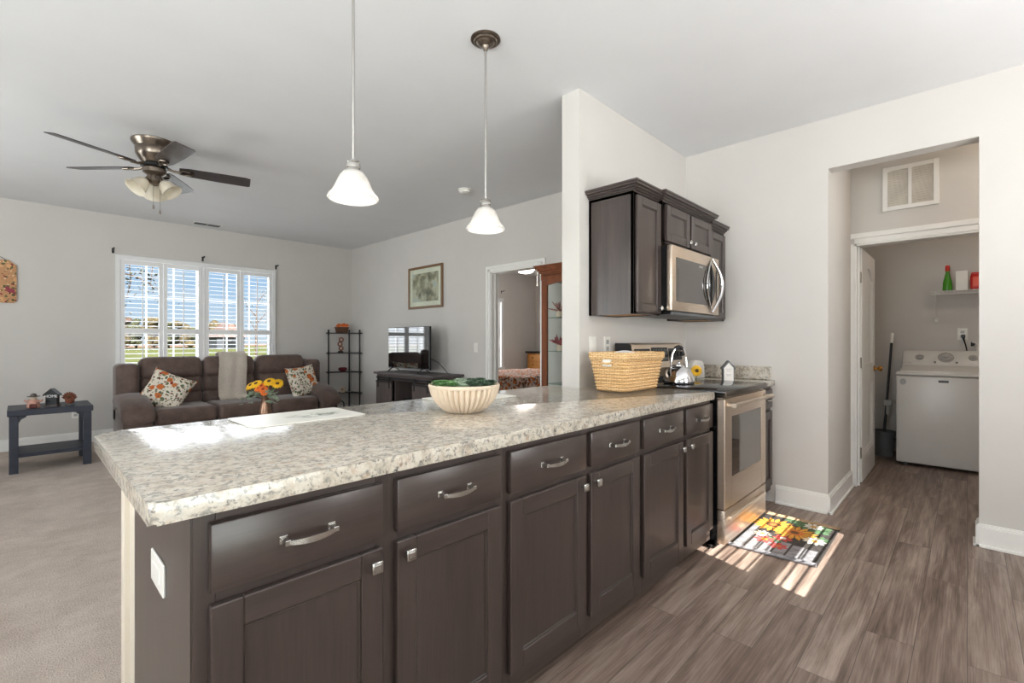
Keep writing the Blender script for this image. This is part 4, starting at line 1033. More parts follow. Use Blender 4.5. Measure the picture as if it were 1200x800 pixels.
bracket(2.692, 2.335, 'black empty curtain bracket above the window corner nearest the TV wall')

# windows of the unseen back and side walls (all but the one with the blind are added for fill light)
w = struct(MB().frame('y', -1.5, .8, 0, 2.05, -1.86, -1.80, .065).box(-.39, -.31, -1.86, -1.80, .065, 1.985).build('door_patio_added', M['trim']))
m = MB(); m.box(-1.45, .75, -1.832, -1.828, .05, 2.0); m.build('pane', M['glass'], w, smooth=0)
w = struct(MB().frame('x', .05, 1.95, .75, 2.15, -2.30, -2.26, .05).box(-2.30, -2.26, .97, 1.03, .80, 2.10).build('window_dining_added', M['trim']))
m = MB(); m.box(-2.282, -2.278, .08, 1.92, .78, 2.12); m.build('pane', M['glass'], w, smooth=0)
w = struct(MB().frame('x', 4.15, 5.85, .75, 2.15, -2.30, -2.26, .05).box(-2.30, -2.26, 4.97, 5.03, .80, 2.10).build('window_side_added', M['trim']))
m = MB(); m.box(-2.282, -2.278, 4.18, 5.82, .78, 2.12); m.build('pane', M['glass'], w, smooth=0)
w = struct(MB().frame('y', 1.85, 2.93, .80, 2.16, -1.86, -1.82, .035).build('window_4', M['trim']))
m = MB(); m.box(1.87, 2.91, -1.842, -1.838, .82, 2.14); m.build('pane', M['glass'], w, smooth=0)
t = thing('blind', (2.42, -1.78, 2.0), 'white slatted blind at the back window that stripes the sunlight', 'blind')
m = MB()
def blind(z0, z1, tilt, dep=.050):
    n = int((z1 - z0)/.041)
    for i in range(n):
        z = z0 + .041*(i+.5); c, s = math.cos(tilt), math.sin(tilt)
        m.ring_loft([[(x, -1.785 + a*c - b*s, z + a*s + b*c) for a, b in ((-dep/2, -.0013), (dep/2, -.0013), (dep/2, .0013), (-dep/2, .0013))] for x in (1.855, 2.925)])
blind(1.765, 2.052, math.atan(-.52)); blind(1.605, 1.698, math.atan(-.52)); blind(.84, 1.605, math.radians(66), .052)
m.box(1.855, 2.925, -1.80, -1.77, 1.698, 1.765)
m.build('slats', M['trim'], t)
m = MB(); m.box(1.855, 2.925, -1.81, -1.76, 2.10, 2.145, .004); m.build('head_rail', M['trim'], t)

# ================================================================== sofa and what lies on it
t = thing('sofa', (1.91, 6.8, 0), 'long dark brown microfibre reclining sofa under the shuttered window', 'sofa')
def pad(m, x0, x1, y0, y1, z0, z1, r, seg=4): m.box(x0, x1, y0, y1, z0, z1, r, seg)
S0, S1 = .735, 3.115
m = MB(); pad(m, S0+.05, S1-.05, 6.48, 7.26, .03, .34, .03); m.build('base', M['suede'], t)
for a, b in ((1.02, 1.625), (1.625, 2.225), (2.225, 2.83)):
    m = MB(); pad(m, a+.004, b-.004, 6.34, 7.02, .27, .455, .055, 5); sc_ = m.build('seat_cushion', M['suede'], t)
    m = MB(); pad(m, a+.004, b-.004, 6.35, 6.50, .05, .285, .03); m.build('footrest', M['suede'], t)
def backpad(x0, x1, tag_):
    # lower lumbar pad and overhanging head pad, both leaning back
    m = MB()
    R = Matrix.Translation((0, 6.92, .43)) @ Matrix.Rotation(math.radians(-12), 4, 'X') @ Matrix.Translation((0, -6.92, -.43))
    pad(m, x0+.004, x1-.004, 6.90, 7.10, .42, .60, .06, 5); pad(m, x0+.004, x1-.004, 6.89, 7.10, .56, .80, .07, 5); m.xform(R)
    b = m.build('back_cushion', M['suede'], t)
    m = MB(); pad(m, x0-.002, x1+.002, 6.845, 7.12, .755, 1.03, .085, 6); m.xform(R); m.build('head_cushion', M['suede'], t)
backpad(.975, 1.612, 0); backpad(1.618, 2.218, 0); backpad(2.245, 2.885, 0)
m = MB(); pad(m, .80, 3.05, 7.06, 7.29, .10, .92, .05); m.build('back_frame', M['suede'], t)
for x0, x1 in ((S0+.02, .97), (2.89, S1-.02)):
    m = MB(); pad(m, x0, x1, 6.88, 7.22, .25, .945, .06, 5); m.build('wing', M['suede'], t)
for x0, x1, s in ((S0, 1.02, 1), (2.83, S1, -1)):
    m = MB(); pad(m, x0+.02, x1-.005, 6.36, 7.15, .03, .46, .045, 4); a_ = m.build('arm', M['suede'], t)
    m = MB()
    # padded arm roll that droops over the front
    rings = []
    xc = (x0+x1)/2; hw = (x1-x0)/2
    for (y, z, hh) in ((7.10, .52, .085), (6.95, .53, .092), (6.70, .515, .095), (6.50, .485, .095), (6.37, .44, .088), (6.30, .395, .07), (6.275, .36, .03)):
        rings.append([(xc + (hw+.005)*math.copysign(abs(math.cos(a))**.6, math.cos(a)), y, z + hh*math.copysign(abs(math.sin(a))**.7, math.sin(a)) - .012*s*math.cos(a)*0) for a in [2*PI*k/20 for k in range(20)]])
    m.ring_loft(rings); m.build('arm_pad', M['suede'], t, smooth=70, sub=1)

def pillow(c, wdt, thick, yaw, lean, roll, label):
    m = MB(); n = 18
    def surf(sg):
        def f(u, v):
            a, b = 2*u - 1, 2*v - 1
            pinch = 1 - .10*(1 - (a*a)) * abs(b)**3 - 0; pin2 = 1 - .10*(1 - (b*b))*abs(a)**3
            h = thick*(max(0, 1 - a**4)*max(0, 1 - b**4))**.55
            return (a*wdt/2*pin2*1.0 if abs(b) < 2 else 0, sg*h/2, b*wdt/2*pinch)
        return f
    m.sheet(surf(1), n, n); m.sheet(surf(-1), n, n)
    bmesh.ops.remove_doubles(m.bm, verts=m.bm.verts, dist=1e-4)
    m.xform(Matrix.Translation(c) @ Matrix.Rotation(yaw, 4, 'Z') @ Matrix.Rotation(lean, 4, 'X') @ Matrix.Rotation(roll, 4, 'Y'))
    o = m.build('throw_pillow', M['floral'], loc=c, smooth=80); tag(o, label, 'pillow', 'floral throw pillows')
pillow((1.19, 6.72, .62), .46, .15, math.radians(-14), math.radians(-22), math.radians(26), 'floral throw pillow at the sofa end nearest the side table, tilted on its corner')
pillow((2.755, 6.70, .645), .45, .15, math.radians(12), math.radians(-20), math.radians(-6), 'floral throw pillow at the sofa end nearest the corner shelf')

# throw blanket over the middle head cushion
path = [(7.24, .80), (7.225, .95), (7.18, 1.035), (7.08, 1.062), (6.985, 1.045), (6.915, .98), (6.875, .88), (6.868, .78), (6.868, .68), (6.862, .58), (6.84, .50), (6.78, .475)]
def along(f):
    x = f*(len(path)-1); i = min(int(x), len(path)-2); q = x - i
    a, b = path[i], path[i+1]; return (a[0]*(1-q) + b[0]*q, a[1]*(1-q) + b[1]*q)
t = thing('throw_blanket', (1.95, 6.95, .47), 'taupe knitted throw with fringe draped over the middle of the sofa back', 'blanket')
m = MB()
m.sheet(lambda u, v: (1.80 - .05*v + u*.325 + .008*math.sin(7*v), along(v)[0] - .006 - .005*math.sin(u*15 + 3*v), along(v)[1] + .004), 22, 44, -.010)
m.build('cloth', M['knit'], t, smooth=60)
m = MB(); rf = random.Random(5)
for i in range(46):
    x = 1.752 + i*.0071; a = rf.uniform(-.01, .01)
    m.tube([(x, 6.79, .481), (x + a, 6.75, .471), (x + 2*a, 6.69 + rf.uniform(-.02, .02), .464)], .0032, 5)
m.build('fringe', M['knit'], t)

# ================================================================== side table and ornaments
t = thing('side_table', (.215, 6.45, 0), 'square navy painted side table with a low shelf beside the sofa', 'table')
A0, A1, B0, B1 = -.075, .505, 6.17, 6.72
m = MB(); m.box(A0, A1, B0, B1, .525, .578, .004); m.build('tabletop', M['navy'], t)
for x in (A0+.012, A1-.072):
    for y in (B0+.012, B1-.072):
        m = MB(); m.box(x, x+.06, y, y+.06, 0, .526, .003); m.build('leg', M['navy'], t)
m = MB(); m.box(A0+.03, A1-.03, B0+.03, B1-.03, .145, .178, .003); m.build('shelf', M['navy'], t)
m = MB()
for x, s in ((A0+.07, 1), (A1-.07, -1)):
    m.prism([(x, .527), (x + s*.055, .527), (x + s*.05, .51), (x + s*.02, .492), (x, .455)], 'y', B0+.02, B0+.05)
m.build('corner_brace', M['navy'], t)
t = thing('house_sign', (.215, 6.33, .578), 'small black house-shaped sign with white lettering on the side table', 'sign')
hx, hy, hz = .222, 6.33, .578; fa = Vector((.86, -.5, 0)); fo = Vector((-.5, -.86, 0))
hq = lambda a, z, o: Vector((hx, hy, hz)) + fa*a + fo*o + Vector((0, 0, z))
m = MB(); m.ring_loft([[hq(a, z, o) for a, z in ((-.044, .018), (.044, .018), (.044, .118), (0, .158), (-.044, .118))] for o in (-.025, .02)]); hb = m.build('body', M['black'], t, smooth=20)
m = MB()
for s in (-1, 1): m.ring_loft([[hq(s*.058, .104, o), hq(0, .157, o), hq(0, .173, o), hq(s*.061, .115, o)] for o in (-.032, .030)])
m.build('roof', M['black'], t, smooth=20)
m = MB(); m.ring_loft([[hq(a, z, o) for a, z in ((-.050, 0), (.050, 0), (.050, .018), (-.050, .018))] for o in (-.034, .032)]); m.build('plinth', M['tvwood'], t, smooth=20)
letters('HOME', .037, hq(0, .098, .0208), fa, (0, 0, 1), M['white_cloth'], 'lettering', hb)
def figurine_hat(x, y, z):
    t = thing('figurine', (x, y, z), 'small pinkish scarecrow-like figurine with a dark hat on the side table', 'figurine', 'autumn figurines on the side table')
    m = MB(); m.lathe([(0, z), (.045, z), (.048, z+.02), (.040, z+.05), (.026, z+.075), (0, z+.08)], x, y, 20)
    for s in (-1, 1): m.tube([(x + s*.03*.86, y - s*.03*.5, z+.065), (x + s*.055*.86, y - s*.055*.5, z+.06), (x + s*.07*.86, y - s*.07*.5, z+.07)], [.012, .011, .009], 8)
    m.build('body', plain('figurine_pink', (186, 140, 124), .7, var=.25, scale=40), t)
    m = MB(); m.sphere((x, y, z+.092), .024); m.build('head', M['ceramic'], t)
    m = MB(); m.lathe([(0, z+.104), (.045, z+.104), (.046, z+.108), (.024, z+.112), (.018, z+.13), (0, z+.136)], x, y, 20); m.build('hat', M['tvwood'], t)
    m = MB(); m.box(x-.03, x+.02, y-.062, y-.04, z, z+.04, .006); m.build('boots', plain('figurine_dark_red', (92, 40, 34), .7), t)
figurine_hat(.095, 6.33, .578)
x, y, z = .345, 6.34, .578
t = thing('figurine', (x, y, z), 'small brown turkey-like figurine with a fanned tail on the side table', 'figurine', 'autumn figurines on the side table')
BRN = plain('figurine_brown', (120, 66, 42), .7, var=.3, scale=50)
m = MB(); m.lathe([(0, z), (.034, z), (.036, z+.012), (.026, z+.018), (0, z+.018)], x, y, 18); m.build('base', M['greyplastic'], t)
m = MB(); m.sphere((x, y-.01, z+.048), .036, (1, .9, 1)); m.build('body', BRN, t)
m = MB()
for k in range(9):
    a = PI*(.06 + .88*k/8); d = Vector((.86*math.cos(a), -.5*math.cos(a), math.sin(a))); m.tube([Vector((x, y+.02, z+.055)) + d*.01, Vector((x, y+.022, z+.06)) + d*.04, Vector((x, y+.026, z+.065)) + d*.062], [.006, .012, .005], 8)
m.build('tail', BRN, t)
m = MB(); m.sphere((x-.01, y-.04, z+.085), .017); m.build('head', M['petalbrown'], t)

wall_plate('outlet', .46, YW, .36, 'y', .072, .115, 'outlet', 'white wall outlet behind the navy side table', 'outlet')
# painted plaque on the window wall
px0, px1 = -.28, -.018
t = thing('wall_plaque', (-.15, YW, 1.62), 'painted wooden plaque with clipped corners hanging on the window wall', 'plaque')
m = MB(); m.prism([(px0+.06, 1.622), (px1-.02, 1.622), (px1, 1.642), (px1, 2.03), (px1-.06, 2.085), (px0+.06, 2.085), (px0, 2.03), (px0, 1.642)], 'y', YW-.022, YW-.003, .003); m.build('board', M['plaque'], t)
m = MB(); m.tube([(-.20, YW-.012, 2.083), (-.17, YW-.012, 2.11), (-.15, YW-.012, 2.118), (-.13, YW-.012, 2.11), (-.10, YW-.012, 2.083)], .003, 6); m.build('hanger', M['tvwood'], t)
m = MB(); m.mi = 0
m.sphere((-.062, YW-.026, 1.755), .03, (1, .25, .8)); m.tube([(-.05, YW-.026, 1.75), (-.028, YW-.026, 1.72)], [.016, .006], 8); m.sphere((-.088, YW-.026, 1.782), .017, (1, .3, 1))
m.build('painted_bird', plain('cardinal_red', (150, 62, 76), .7), t)

# ================================================================== coffee table with vase of sunflowers
t = thing('coffee_table', (1.66, 5.0, 0), 'dark wooden coffee table in front of the sofa under the flower vase', 'table')
m = MB(); m.box(1.15, 2.15, 4.72, 5.28, .40, .44, .005); m.build('tabletop', M['tvtop'], t)
for x in (1.17, 2.07):
    for y in (4.74, 5.20):
        m = MB(); m.box(x, x+.06, y, y+.06, 0, .401, .003); m.build('leg', M['tvwood'], t)
vx, vy, vz = 1.655, 4.90, .44
t = thing('vase', (vx, vy, vz), 'flared metallic bronze vase holding sunflowers in front of the sofa', 'vase')
m = MB(); m.lathe([(0, vz), (.060, vz), (.064, vz+.02), (.054, vz+.09), (.040, vz+.16), (.038, vz+.20), (.044, vz+.235), (.041, vz+.235), (.035, vz+.20), (.036, vz+.16), (.045, vz+.09), (0, vz+.02)], vx, vy, 32); m.build('body', plain('bronze_lustre', (150, 118, 98), .3, .85, var=.25, scale=14), t)
m = MB(); m.lathe([(.047, vz+.232), (.049, vz+.236), (.047, vz+.240), (.041, vz+.238)], vx, vy, 32, ring=True); m.build('rim', M['bronze_nickel'], t)
cr_ = Vector((.693, -.721, 0)); tw = Vector((-.721, -.693, 0))
def bloom(a, z, f, r, mats, name, label, group):
    c = Vector((vx, vy, z)) + cr_*a + tw*f
    m = MB(); m.mi = 2; m.tube([(vx + a*.1, vy, vz+.16), (vx + cr_.x*a*.4, vy + cr_.y*a*.4, vz+.27), c - Vector((0, 0, .03))], .004, 6)
    sunflower(m, c, tw*.62 + cr_*(a*2.0) + Vector((0, 0, .75)), r, 13, (0, 1), .2)
    tag(m.build(name, mats, loc=(c.x, c.y, c.z)), label, 'flower', group)
YM = [M['yellow'], M['petalbrown'], M['green1']]; OM = [M['orange'], plain('flower_disc_rust', (150, 52, 22), .8), M['green1']]
for a, z, f, r in ((-.145, .775, .0, .060), (-.075, .795, .03, .062), (.045, .815, .02, .062), (.115, .79, .0, .058), (.085, .80, -.06, .058)):
    bloom(a, z, f, r, YM, 'sunflower', 'yellow sunflower standing in the bronze vase', 'sunflowers in the vase')
for a, z, f, r in ((-.035, .755, .06, .05), (.015, .745, .075, .05), (.035, .715, .085, .042), (-.015, .775, .05, .045)):
    bloom(a, z, f, r, OM, 'orange_flower', 'orange flower low in the middle of the vase bouquet', 'orange flowers in the vase')
t = thing('leaf_spray', (vx, vy, vz+.16), 'sage green leaf spray hanging over the rim of the vase', 'foliage')
rl = random.Random(11)
for k in range(4):
    m = MB(); aa = (-.12, -.06, .06, .11)[k]; st = [Vector((vx, vy, vz+.18)), Vector((vx, vy, vz+.25)) + cr_*aa*.5 + tw*.04, Vector((vx, vy, vz+.25)) + cr_*aa + tw*.06]
    m.tube(st, .003, 5)
    for i in range(17):
        q = .35 + .65*i/10; p = st[0].lerp(st[2], q) + Vector((0, 0, .05*q*(1-q)*4)); dr = (cr_*rl.uniform(-1, 1) + tw*rl.uniform(0, 1) + Vector((0, 0, rl.uniform(-.3, .9)))).normalized(); sd_ = dr.cross(Vector((0, 0, 1))).normalized(); L = rl.uniform(.04, .07)
        nn = dr.cross(sd_)*.0012
        lf = [p, p + dr*L*.5 + sd_*L*.38, p + dr*L, p + dr*L*.5 - sd_*L*.38]
        m.ring_loft([[v - nn for v in lf], [v + nn for v in lf]])
    m.build('sprig', M['green2'], t)

# ================================================================== corner shelf
t = thing('corner_shelf', (3.70, 7.33, 0), 'tall black corner shelf with thin posts and five shelves', 'shelf')
PL, PB, PR = (3.47, 7.45), (3.835, 7.47), (3.86, 7.165)
for p in (PL, PB, PR):
    m = MB(); m.tube([(p[0], p[1], 0), (p[0], p[1], 1.365)], .012, 10)
    for z in (.36, .70, 1.01, 1.335): m.lathe([(.012, z-.03), (.016, z-.02), (.016, z+.02), (.012, z+.03)], p[0], p[1], 10)
    m.sphere((p[0], p[1], 1.378), .016, u=10, v=8); m.build('post', M['black'], t)
SHZ = (.06, .36, .70, 1.01, 1.335)
for z in SHZ:
    m = MB(); arc = [(3.44, 7.48), (3.44, 7.43)] + [(3.44 + .43*math.sin(i*PI/16)*1.0, 7.43 - .30*(1 - math.cos(i*PI/16))*1.0) for i in range(1, 8)] + [(3.89, 7.13), (3.89, 7.48)]
    m.prism(arc, 'z', z-.009, z+.009, .002); m.build('shelf_board', M['black'], t)
sx_, sy_ = 3.64, 7.36
z = 1.344
t = thing('planter_box', (3.655, 7.37, z), 'small brown woven box on the top tier of the corner shelf', 'planter')
m = MB(); m.prism([(3.57, z), (3.74, z), (3.755, z+.085), (3.555, z+.085)], 'y', 7.325, 7.415, .004); m.build('body', plain('brown_wicker', (88, 60, 44), .8, var=.4, scale=60), t)
m = MB(); m.box(3.55, 3.76, 7.32, 7.42, z+.08, z+.092, .003); m.build('rim', BRN, t)
rs = random.Random(21)
for i in range(12):
    c = (3.575 + .165*((i*.618) % 1), 7.335 + .07*((i*.382) % 1), z+.105 + rs.uniform(0, .035)); m = MB()
    m.mi = 2; m.tube([(c[0], c[1], z+.06), c], .002, 5)
    sunflower(m, c, (rs.uniform(-.6, .3), -.6, .7), rs.uniform(.026, .036), 9, (0, 1), .2)
    tag(m.build('orange_flower', OM, loc=c), 'small orange flower in the brown box on top of the corner shelf', 'flower', 'orange flowers on the corner shelf')
# three-ring ornament
z = 1.019
t = thing('ring_ornament', (3.63, 7.36, z), 'brown ornament of three stacked rings on the second tier of the corner shelf', 'ornament')
m = MB(); m.lathe([(0, z), (.045, z), (.045, z+.015), (.03, z+.03), (0, z+.035)], 3.63, 7.36, 18); m.build('base', M['black'], t)
for k in range(3):
    m = MB(); c = Vector((3.63 + (.008, -.010, .012)[k], 7.36, z + .07 + k*.070)); r = .032
    m.tube([c + cr_*r*math.cos(a) + Vector((0, 0, r*math.sin(a))) for a in [2*PI*i/20 for i in range(21)]], .010, 8, False); m.build('ring', BRN, t)
    m = MB(); m.sphere(c, .012); m.build('bead', M['ceramic'], t)
z = .709
m = MB(); m.lathe([(0, z), (.035, z), (.068, z+.03), (.072, z+.05), (.05, z+.068), (.045, z+.063), (.06, z+.05), (0, z+.02)], 3.66, 7.35, 24)
tag(m.build('dish', plain('maroon_glaze', (96, 34, 44), .25), loc=(3.66, 7.35, z)), 'rounded maroon bowl on the third tier of the corner shelf', 'bowl')
z = .369
m = MB(); c = Vector((3.665, 7.36, z+.05)); m.lathe([(0, -.012), (.045, -.012), (.05, 0), (.045, .012), (.014, .014), (.012, .02), (0, .02)], 0, 0, 24, axis=(c, tw)); m.mi = 1; m.sphere(c + tw*.018, .012); m.mi = 0; m.box(c.x-.03, c.x+.03, c.y-.02, c.y+.02, z, z+.012)
tag(m.build('ornament', [M['ceramic'], M['petalbrown']], loc=(c.x, c.y, z)), 'round tan flower-like ornament on the fourth tier of the corner shelf', 'ornament')
z = .069
m = MB(); c = Vector((3.62, 7.37, z+.095)); m.tube([c + cr_*.07*math.cos(a) + Vector((0, 0, .082*math.sin(a))) for a in [2*PI*i/24 for i in range(25)]], .010, 8, False); m.box(3.58, 3.66, 7.35, 7.39, z, z+.014, .003)
tag(m.build('ring_ornament', M['black'], loc=(3.62, 7.37, z)), 'black hoop ornament on the lowest tier of the corner shelf', 'ornament')

# ================================================================== TV, stand, picture
t = thing('tv_stand', (3.65, 5.28, 0), 'grey wood barn-door TV stand against the living room wall', 'cabinet')
TX, TY0, TY1, TZ = 3.45, 4.63, 5.92, .785
m = MB(); m.box(TX-.03, 3.90, TY0-.045, TY1+.045, TZ-.03, TZ, .004); m.build('top', M['tvtop'], t)
m = MB(); m.box(TX, 3.885, TY0, TY0+.025, 0, TZ-.03); m.box(TX, 3.885, TY1-.025, TY1, 0, TZ-.03); m.box(3.87, 3.885, TY0, TY1, .03, TZ-.03); m.box(TX, 3.885, TY0, TY1, .04, .07)
m.box(TX+.03, 3.87, TY0+.02, TY1-.02, .38, .40); m.box(TX+.03, 3.87, 5.04, 5.06, .07, TZ-.03); m.box(TX+.03, 3.87, 5.50, 5.52, .07, TZ-.03); m.box(TX, TX+.02, TY0, TY1, TZ-.10, TZ-.03)
m.build('body', M['tvwood'], t)
for y0, y1 in ((4.66, 5.04), (5.52, 5.90)):
    m = MB(); m.box(TX-.025, TX-.003, y0, y1, .06, TZ-.115, .002); d = m.build('door', M['tvwood'], t)
    m = MB()
    for y in (y0+.05, y1-.05): m.box(TX-.032, TX-.022, y-.012, y+.012, TZ-.21, TZ-.055, .002)
    m.box(TX-.030, TX-.024, y0, y1, .06, .085); m.box(TX-.030, TX-.024, y0, y1, TZ-.14, TZ-.118); m.build('hanger_strap', M['black'], d)
m = MB(); m.box(TX-.018, TX-.010, TY0+.01, TY1-.01, TZ-.088, TZ-.062, .002); m.build('rail', M['black'], t)
t = thing('media_box', (3.62, 5.28, .40), 'small black media box on the middle shelf of the TV stand', 'media box')
m = MB(); m.box(3.54, 3.74, 5.16, 5.40, .402, .445, .006); m.build('case', M['blackplastic'], t)
m = MB(); m.box(3.538, 3.541, 5.22, 5.30, .415, .43); m.build('front_label', M['lightgrey'], t)
t = thing('television', (3.62, 5.09, TZ), 'flat black television on two splayed feet on the grey TV stand', 'television')
VX = 3.60; VY0, VY1 = 4.915, 5.872; Vz0, Vz1 = .832, 1.395
m = MB(); m.box(VX, VX+.035, VY0, VY1, Vz0, Vz1, .004); m.box(VX+.03, VX+.06, VY0+.2, VY1-.2, Vz0+.04, Vz0+.33, .01); m.build('case', M['blackplastic'], t)
m = MB(); m.box(VX-.002, VX+.003, VY0+.007, VY1-.007, Vz0+.016, Vz1-.007); m.build('screen', M['screen'], t, smooth=0)
m = MB(); m.box(VX-.003, VX+.004, VY0+.004, VY1-.004, Vz0+.001, Vz0+.015); m.build('lower_bezel', M['greyplastic'], t)
for y in (VY0+.13, VY1-.13):
    m = MB(); m.tube([(VX-.10, y-.02, TZ+.006), (VX-.02, y, Vz0+.01), (VX+.03, y, Vz0+.012), (VX+.12, y+.02, TZ+.006)], [.007, .009, .009, .007], 8); m.build('foot', M['black'], t)
m = MB(); m.tube([(VX+.06, VY0+.12, 1.0), (VX+.13, VY0-.02, .93), (VX+.18, VY0-.10, .83), (VX+.19, VY0-.14, TZ+.004), (VX+.2, VY0-.17, TZ+.004)], .005, 6); m.build('power_cord', M['black'], t)

t = thing('framed_picture', (XR, 5.41, 1.65), 'framed landscape print with cream mat hanging above the TV', 'picture')
y0, y1, z0, z1 = 5.018, 5.808, 1.66, 2.245; f_ = .032
m = MB(); m.box(XR-.028, XR-.002, y0, y0+f_, z0, z1, .004); m.box(XR-.028, XR-.002, y1-f_, y1, z0, z1, .004); m.box(XR-.028, XR-.002, y0+f_, y1-f_, z1-f_, z1, .004); m.box(XR-.028, XR-.002, y0+f_, y1-f_, z0, z0+f_, .004); m.build('frame', M['picwood'], t)
m = MB(); m.box(XR-.014, XR-.004, y0+f_, y1-f_, z0+f_, z1-f_); m.build('mat_board', plain('cream_mat_board', (226, 220, 200), .8), t)
m = MB(); m.box(XR-.016, XR-.012, y0+.095, y1-.095, z0+.095, z1-.095); m.build('print', M['print'], t)
m = MB(); m.box(XR-.022, XR-.020, y0+f_, y1-f_, z0+f_, z1-f_); m.build('glazing', M['glass'], t, smooth=0)

# ================================================================== curio cabinet
KX, K0, K1, KZ = 3.51, 2.02, 2.985, 1.93
t = thing('curio_cabinet', (3.70, 2.49, 0), 'tall cherry wood curio cabinet with glass door and shelves beside the bedroom doorway', 'cabinet')
m = MB(); m.box(KX, 3.90, K0, K1, 0, .08, .004); m.box(KX, 3.90, K0, K1, .08, .12, .003); m.box(KX, 3.90, K0, K1, KZ-.14, KZ-.09); m.box(3.885, 3.90, K0, K1, .1, KZ-.1)
for y in (K0, K1-.045):
    m.box(KX+.02, KX+.06, y, y+.045, .1, KZ-.1, .003); m.box(3.85, 3.895, y, y+.045, .1, KZ-.1, .003)
m.build('body', M['cherry'], t)
m = MB()
for o, a, b in ((.0, -.10, -.07), (.015, -.075, -.05), (.03, -.052, -.03), (.045, -.032, -.012), (.055, -.014, 0)): m.box(KX-o, 3.90, K0-o, K1+o, KZ+a, KZ+b, .003)
m.build('cornice', M['cherry'], t)
m = MB(); m.box(KX, KX+.02, K1-.075, K1-.005, .12, KZ-.14, .003); m.box(KX, KX+.02, K0+.005, K0+.075, .12, KZ-.14, .003); m.box(KX, KX+.02, K0+.075, K1-.075, .12, .185, .003)
m.prism([(K0+.07, KZ-.14), (K1-.07, KZ-.14), (K1-.07, KZ-.19)] + [(K1-.07 - (K1-K0-.14)*i/12, KZ-.19 + .035*math.sin(PI*i/12)) for i in range(1, 12)] + [(K0+.07, KZ-.19)], 'x', KX, KX+.02)
dr = m.build('door', M['cherry'], t); m = MB(); m.box(KX+.008, KX+.012, K0+.07, K1-.07, .18, KZ-.17); m.build('door_glass', M['cabglass'], dr, smooth=0)
m = MB(); m.box(KX+.06, 3.85, K1-.022, K1-.018, .12, KZ-.14); m.box(KX+.06, 3.85, K0+.018, K0+.022, .12, KZ-.14); m.build('side_glass', M['cabglass'], t, smooth=0)
m = MB(); m.box(3.878, 3.884, K0+.04, K1-.04, .12, KZ-.14); m.build('mirror_back', plain('silvered_mirror', (214, 220, 220), .06, .75), t)
for z in (.48, .79, 1.105, 1.43):
    m = MB(); m.box(KX+.05, 3.87, K0+.03, K1-.03, z-.004, z+.004); m.build('glass_shelf', M['greenglass'], t, smooth=0)
def bunch(y, z, mat, label):
    m = MB(); rq = random.Random(int(y*1000)); x = 3.61
    m.lathe([(0, z), (.03, z), (.036, z+.03), (.024, z+.06), (0, z+.06)], x, y, 16); m.mi = 1
    for i in range(26):
        d = Vector((rq.uniform(-1, 1), rq.uniform(-1, 1), rq.uniform(.1, 1.3))).normalized(); p = Vector((x, y, z+.055)); L = rq.uniform(.07, .13); m.tube([p, p + d*L*.6, p + d*L], [.0025, .009, .003], 6)
    tag(m.build('dried_posy', [M['ceramic'], mat], loc=(x, y, z)), label, 'ornament')
PNK = plain('dried_pink', (176, 128, 122), .9, var=.25, scale=40); RSP = plain('dried_rose', (160, 84, 88), .9, var=.25, scale=40)
bunch(2.835, 1.434, PNK, 'pinkish dried posy on the upper glass shelf of the curio cabinet')
bunch(2.83, 1.109, RSP, 'dark rose dried posy on the lower visible glass shelf of the curio cabinet')

# ================================================================== bedroom through the doorway
t = thing('bed', (6.45, 5.75, 0), 'bed with floral quilt seen through the bedroom doorway', 'bed')
m = MB(); m.box(5.5, 7.5, 5.05, 6.55, .12, .38, .02); m.build('base', M['white_cloth'], t)
m = MB(); m.box(5.48, 7.5, 5.02, 6.58, .36, .60, .07, 4); m.build('mattress', M['white_cloth'], t)
def drape(u, lo, hi, e=.12):
    """position across the bed and how far the quilt hangs there"""
    if u < e: return lo, (e - u)/e
    if u > 1-e: return hi, (u - 1 + e)/e
    return lo + (hi - lo)*(u - e)/(1 - 2*e), 0
def quilt_pt(u, v):
    x, dx = drape(u, 5.45, 7.46, .12); y, dy = drape(v, 4.985, 6.615, .14); d = max(dx, dy)
    return (x, y, .632 - .42*d + (.03*math.sin(PI*v)*math.sin(PI*u) + .010*noise.noise(Vector((u*14, v*12, 0))) if d == 0 else 0))
m = MB(); m.sheet(quilt_pt, 60, 50, .02)
m.build('quilt', M['quilt'], t, smooth=70)
m = MB(); m.box(7.48, 7.56, 5.0, 6.6, 0, .58, .02); m.build('headboard', M['cherry'], t)
for x in (5.56, 7.42):
    for y in (5.11, 6.49):
        m = MB(); m.cyl((x, y, 0), (x, y, .14), .03, .035, 10); m.build('leg', M['cherry'], t)
t = thing('dresser', (8.42, 7.15, 0), 'honey oak chest of drawers with black top in the bedroom corner', 'dresser')
m = MB(); m.box(8.22, 8.63, 6.72, 7.40, .04, .93, .004); m.build('body', M['oak'], t)
m = MB(); m.box(8.18, 8.64, 6.68, 7.44, .93, .975, .005); m.build('top', M['blackgloss'], t)
m = MB(); m.box(8.20, 8.63, 6.70, 7.42, 0, .05, .004); m.build('plinth', M['blackplastic'], t)
for i in range(5):
    m = MB(); m.box(8.205, 8.222, 6.75, 7.37, .08 + i*.168, .23 + i*.168, .004); d = m.build('drawer', M['oak'], t)
    for y in (6.90, 7.22):
        m = MB(); m.cyl((8.206, y, .155 + i*.168), (8.185, y, .155 + i*.168), .012, .016, 12); m.build('knob', M['petalbrown'], d)
w = struct(MB().frame('y', 6.45, 7.50, .62, 2.10, 7.60, 7.64, .045).box(6.495, 7.455, 7.60, 7.64, 1.34, 1.38).build('window_5', M['shutter']))
m = MB(); m.box(6.47, 7.48, 7.618, 7.622, .64, 2.08); m.build('pane', M['glass'], w, smooth=0)
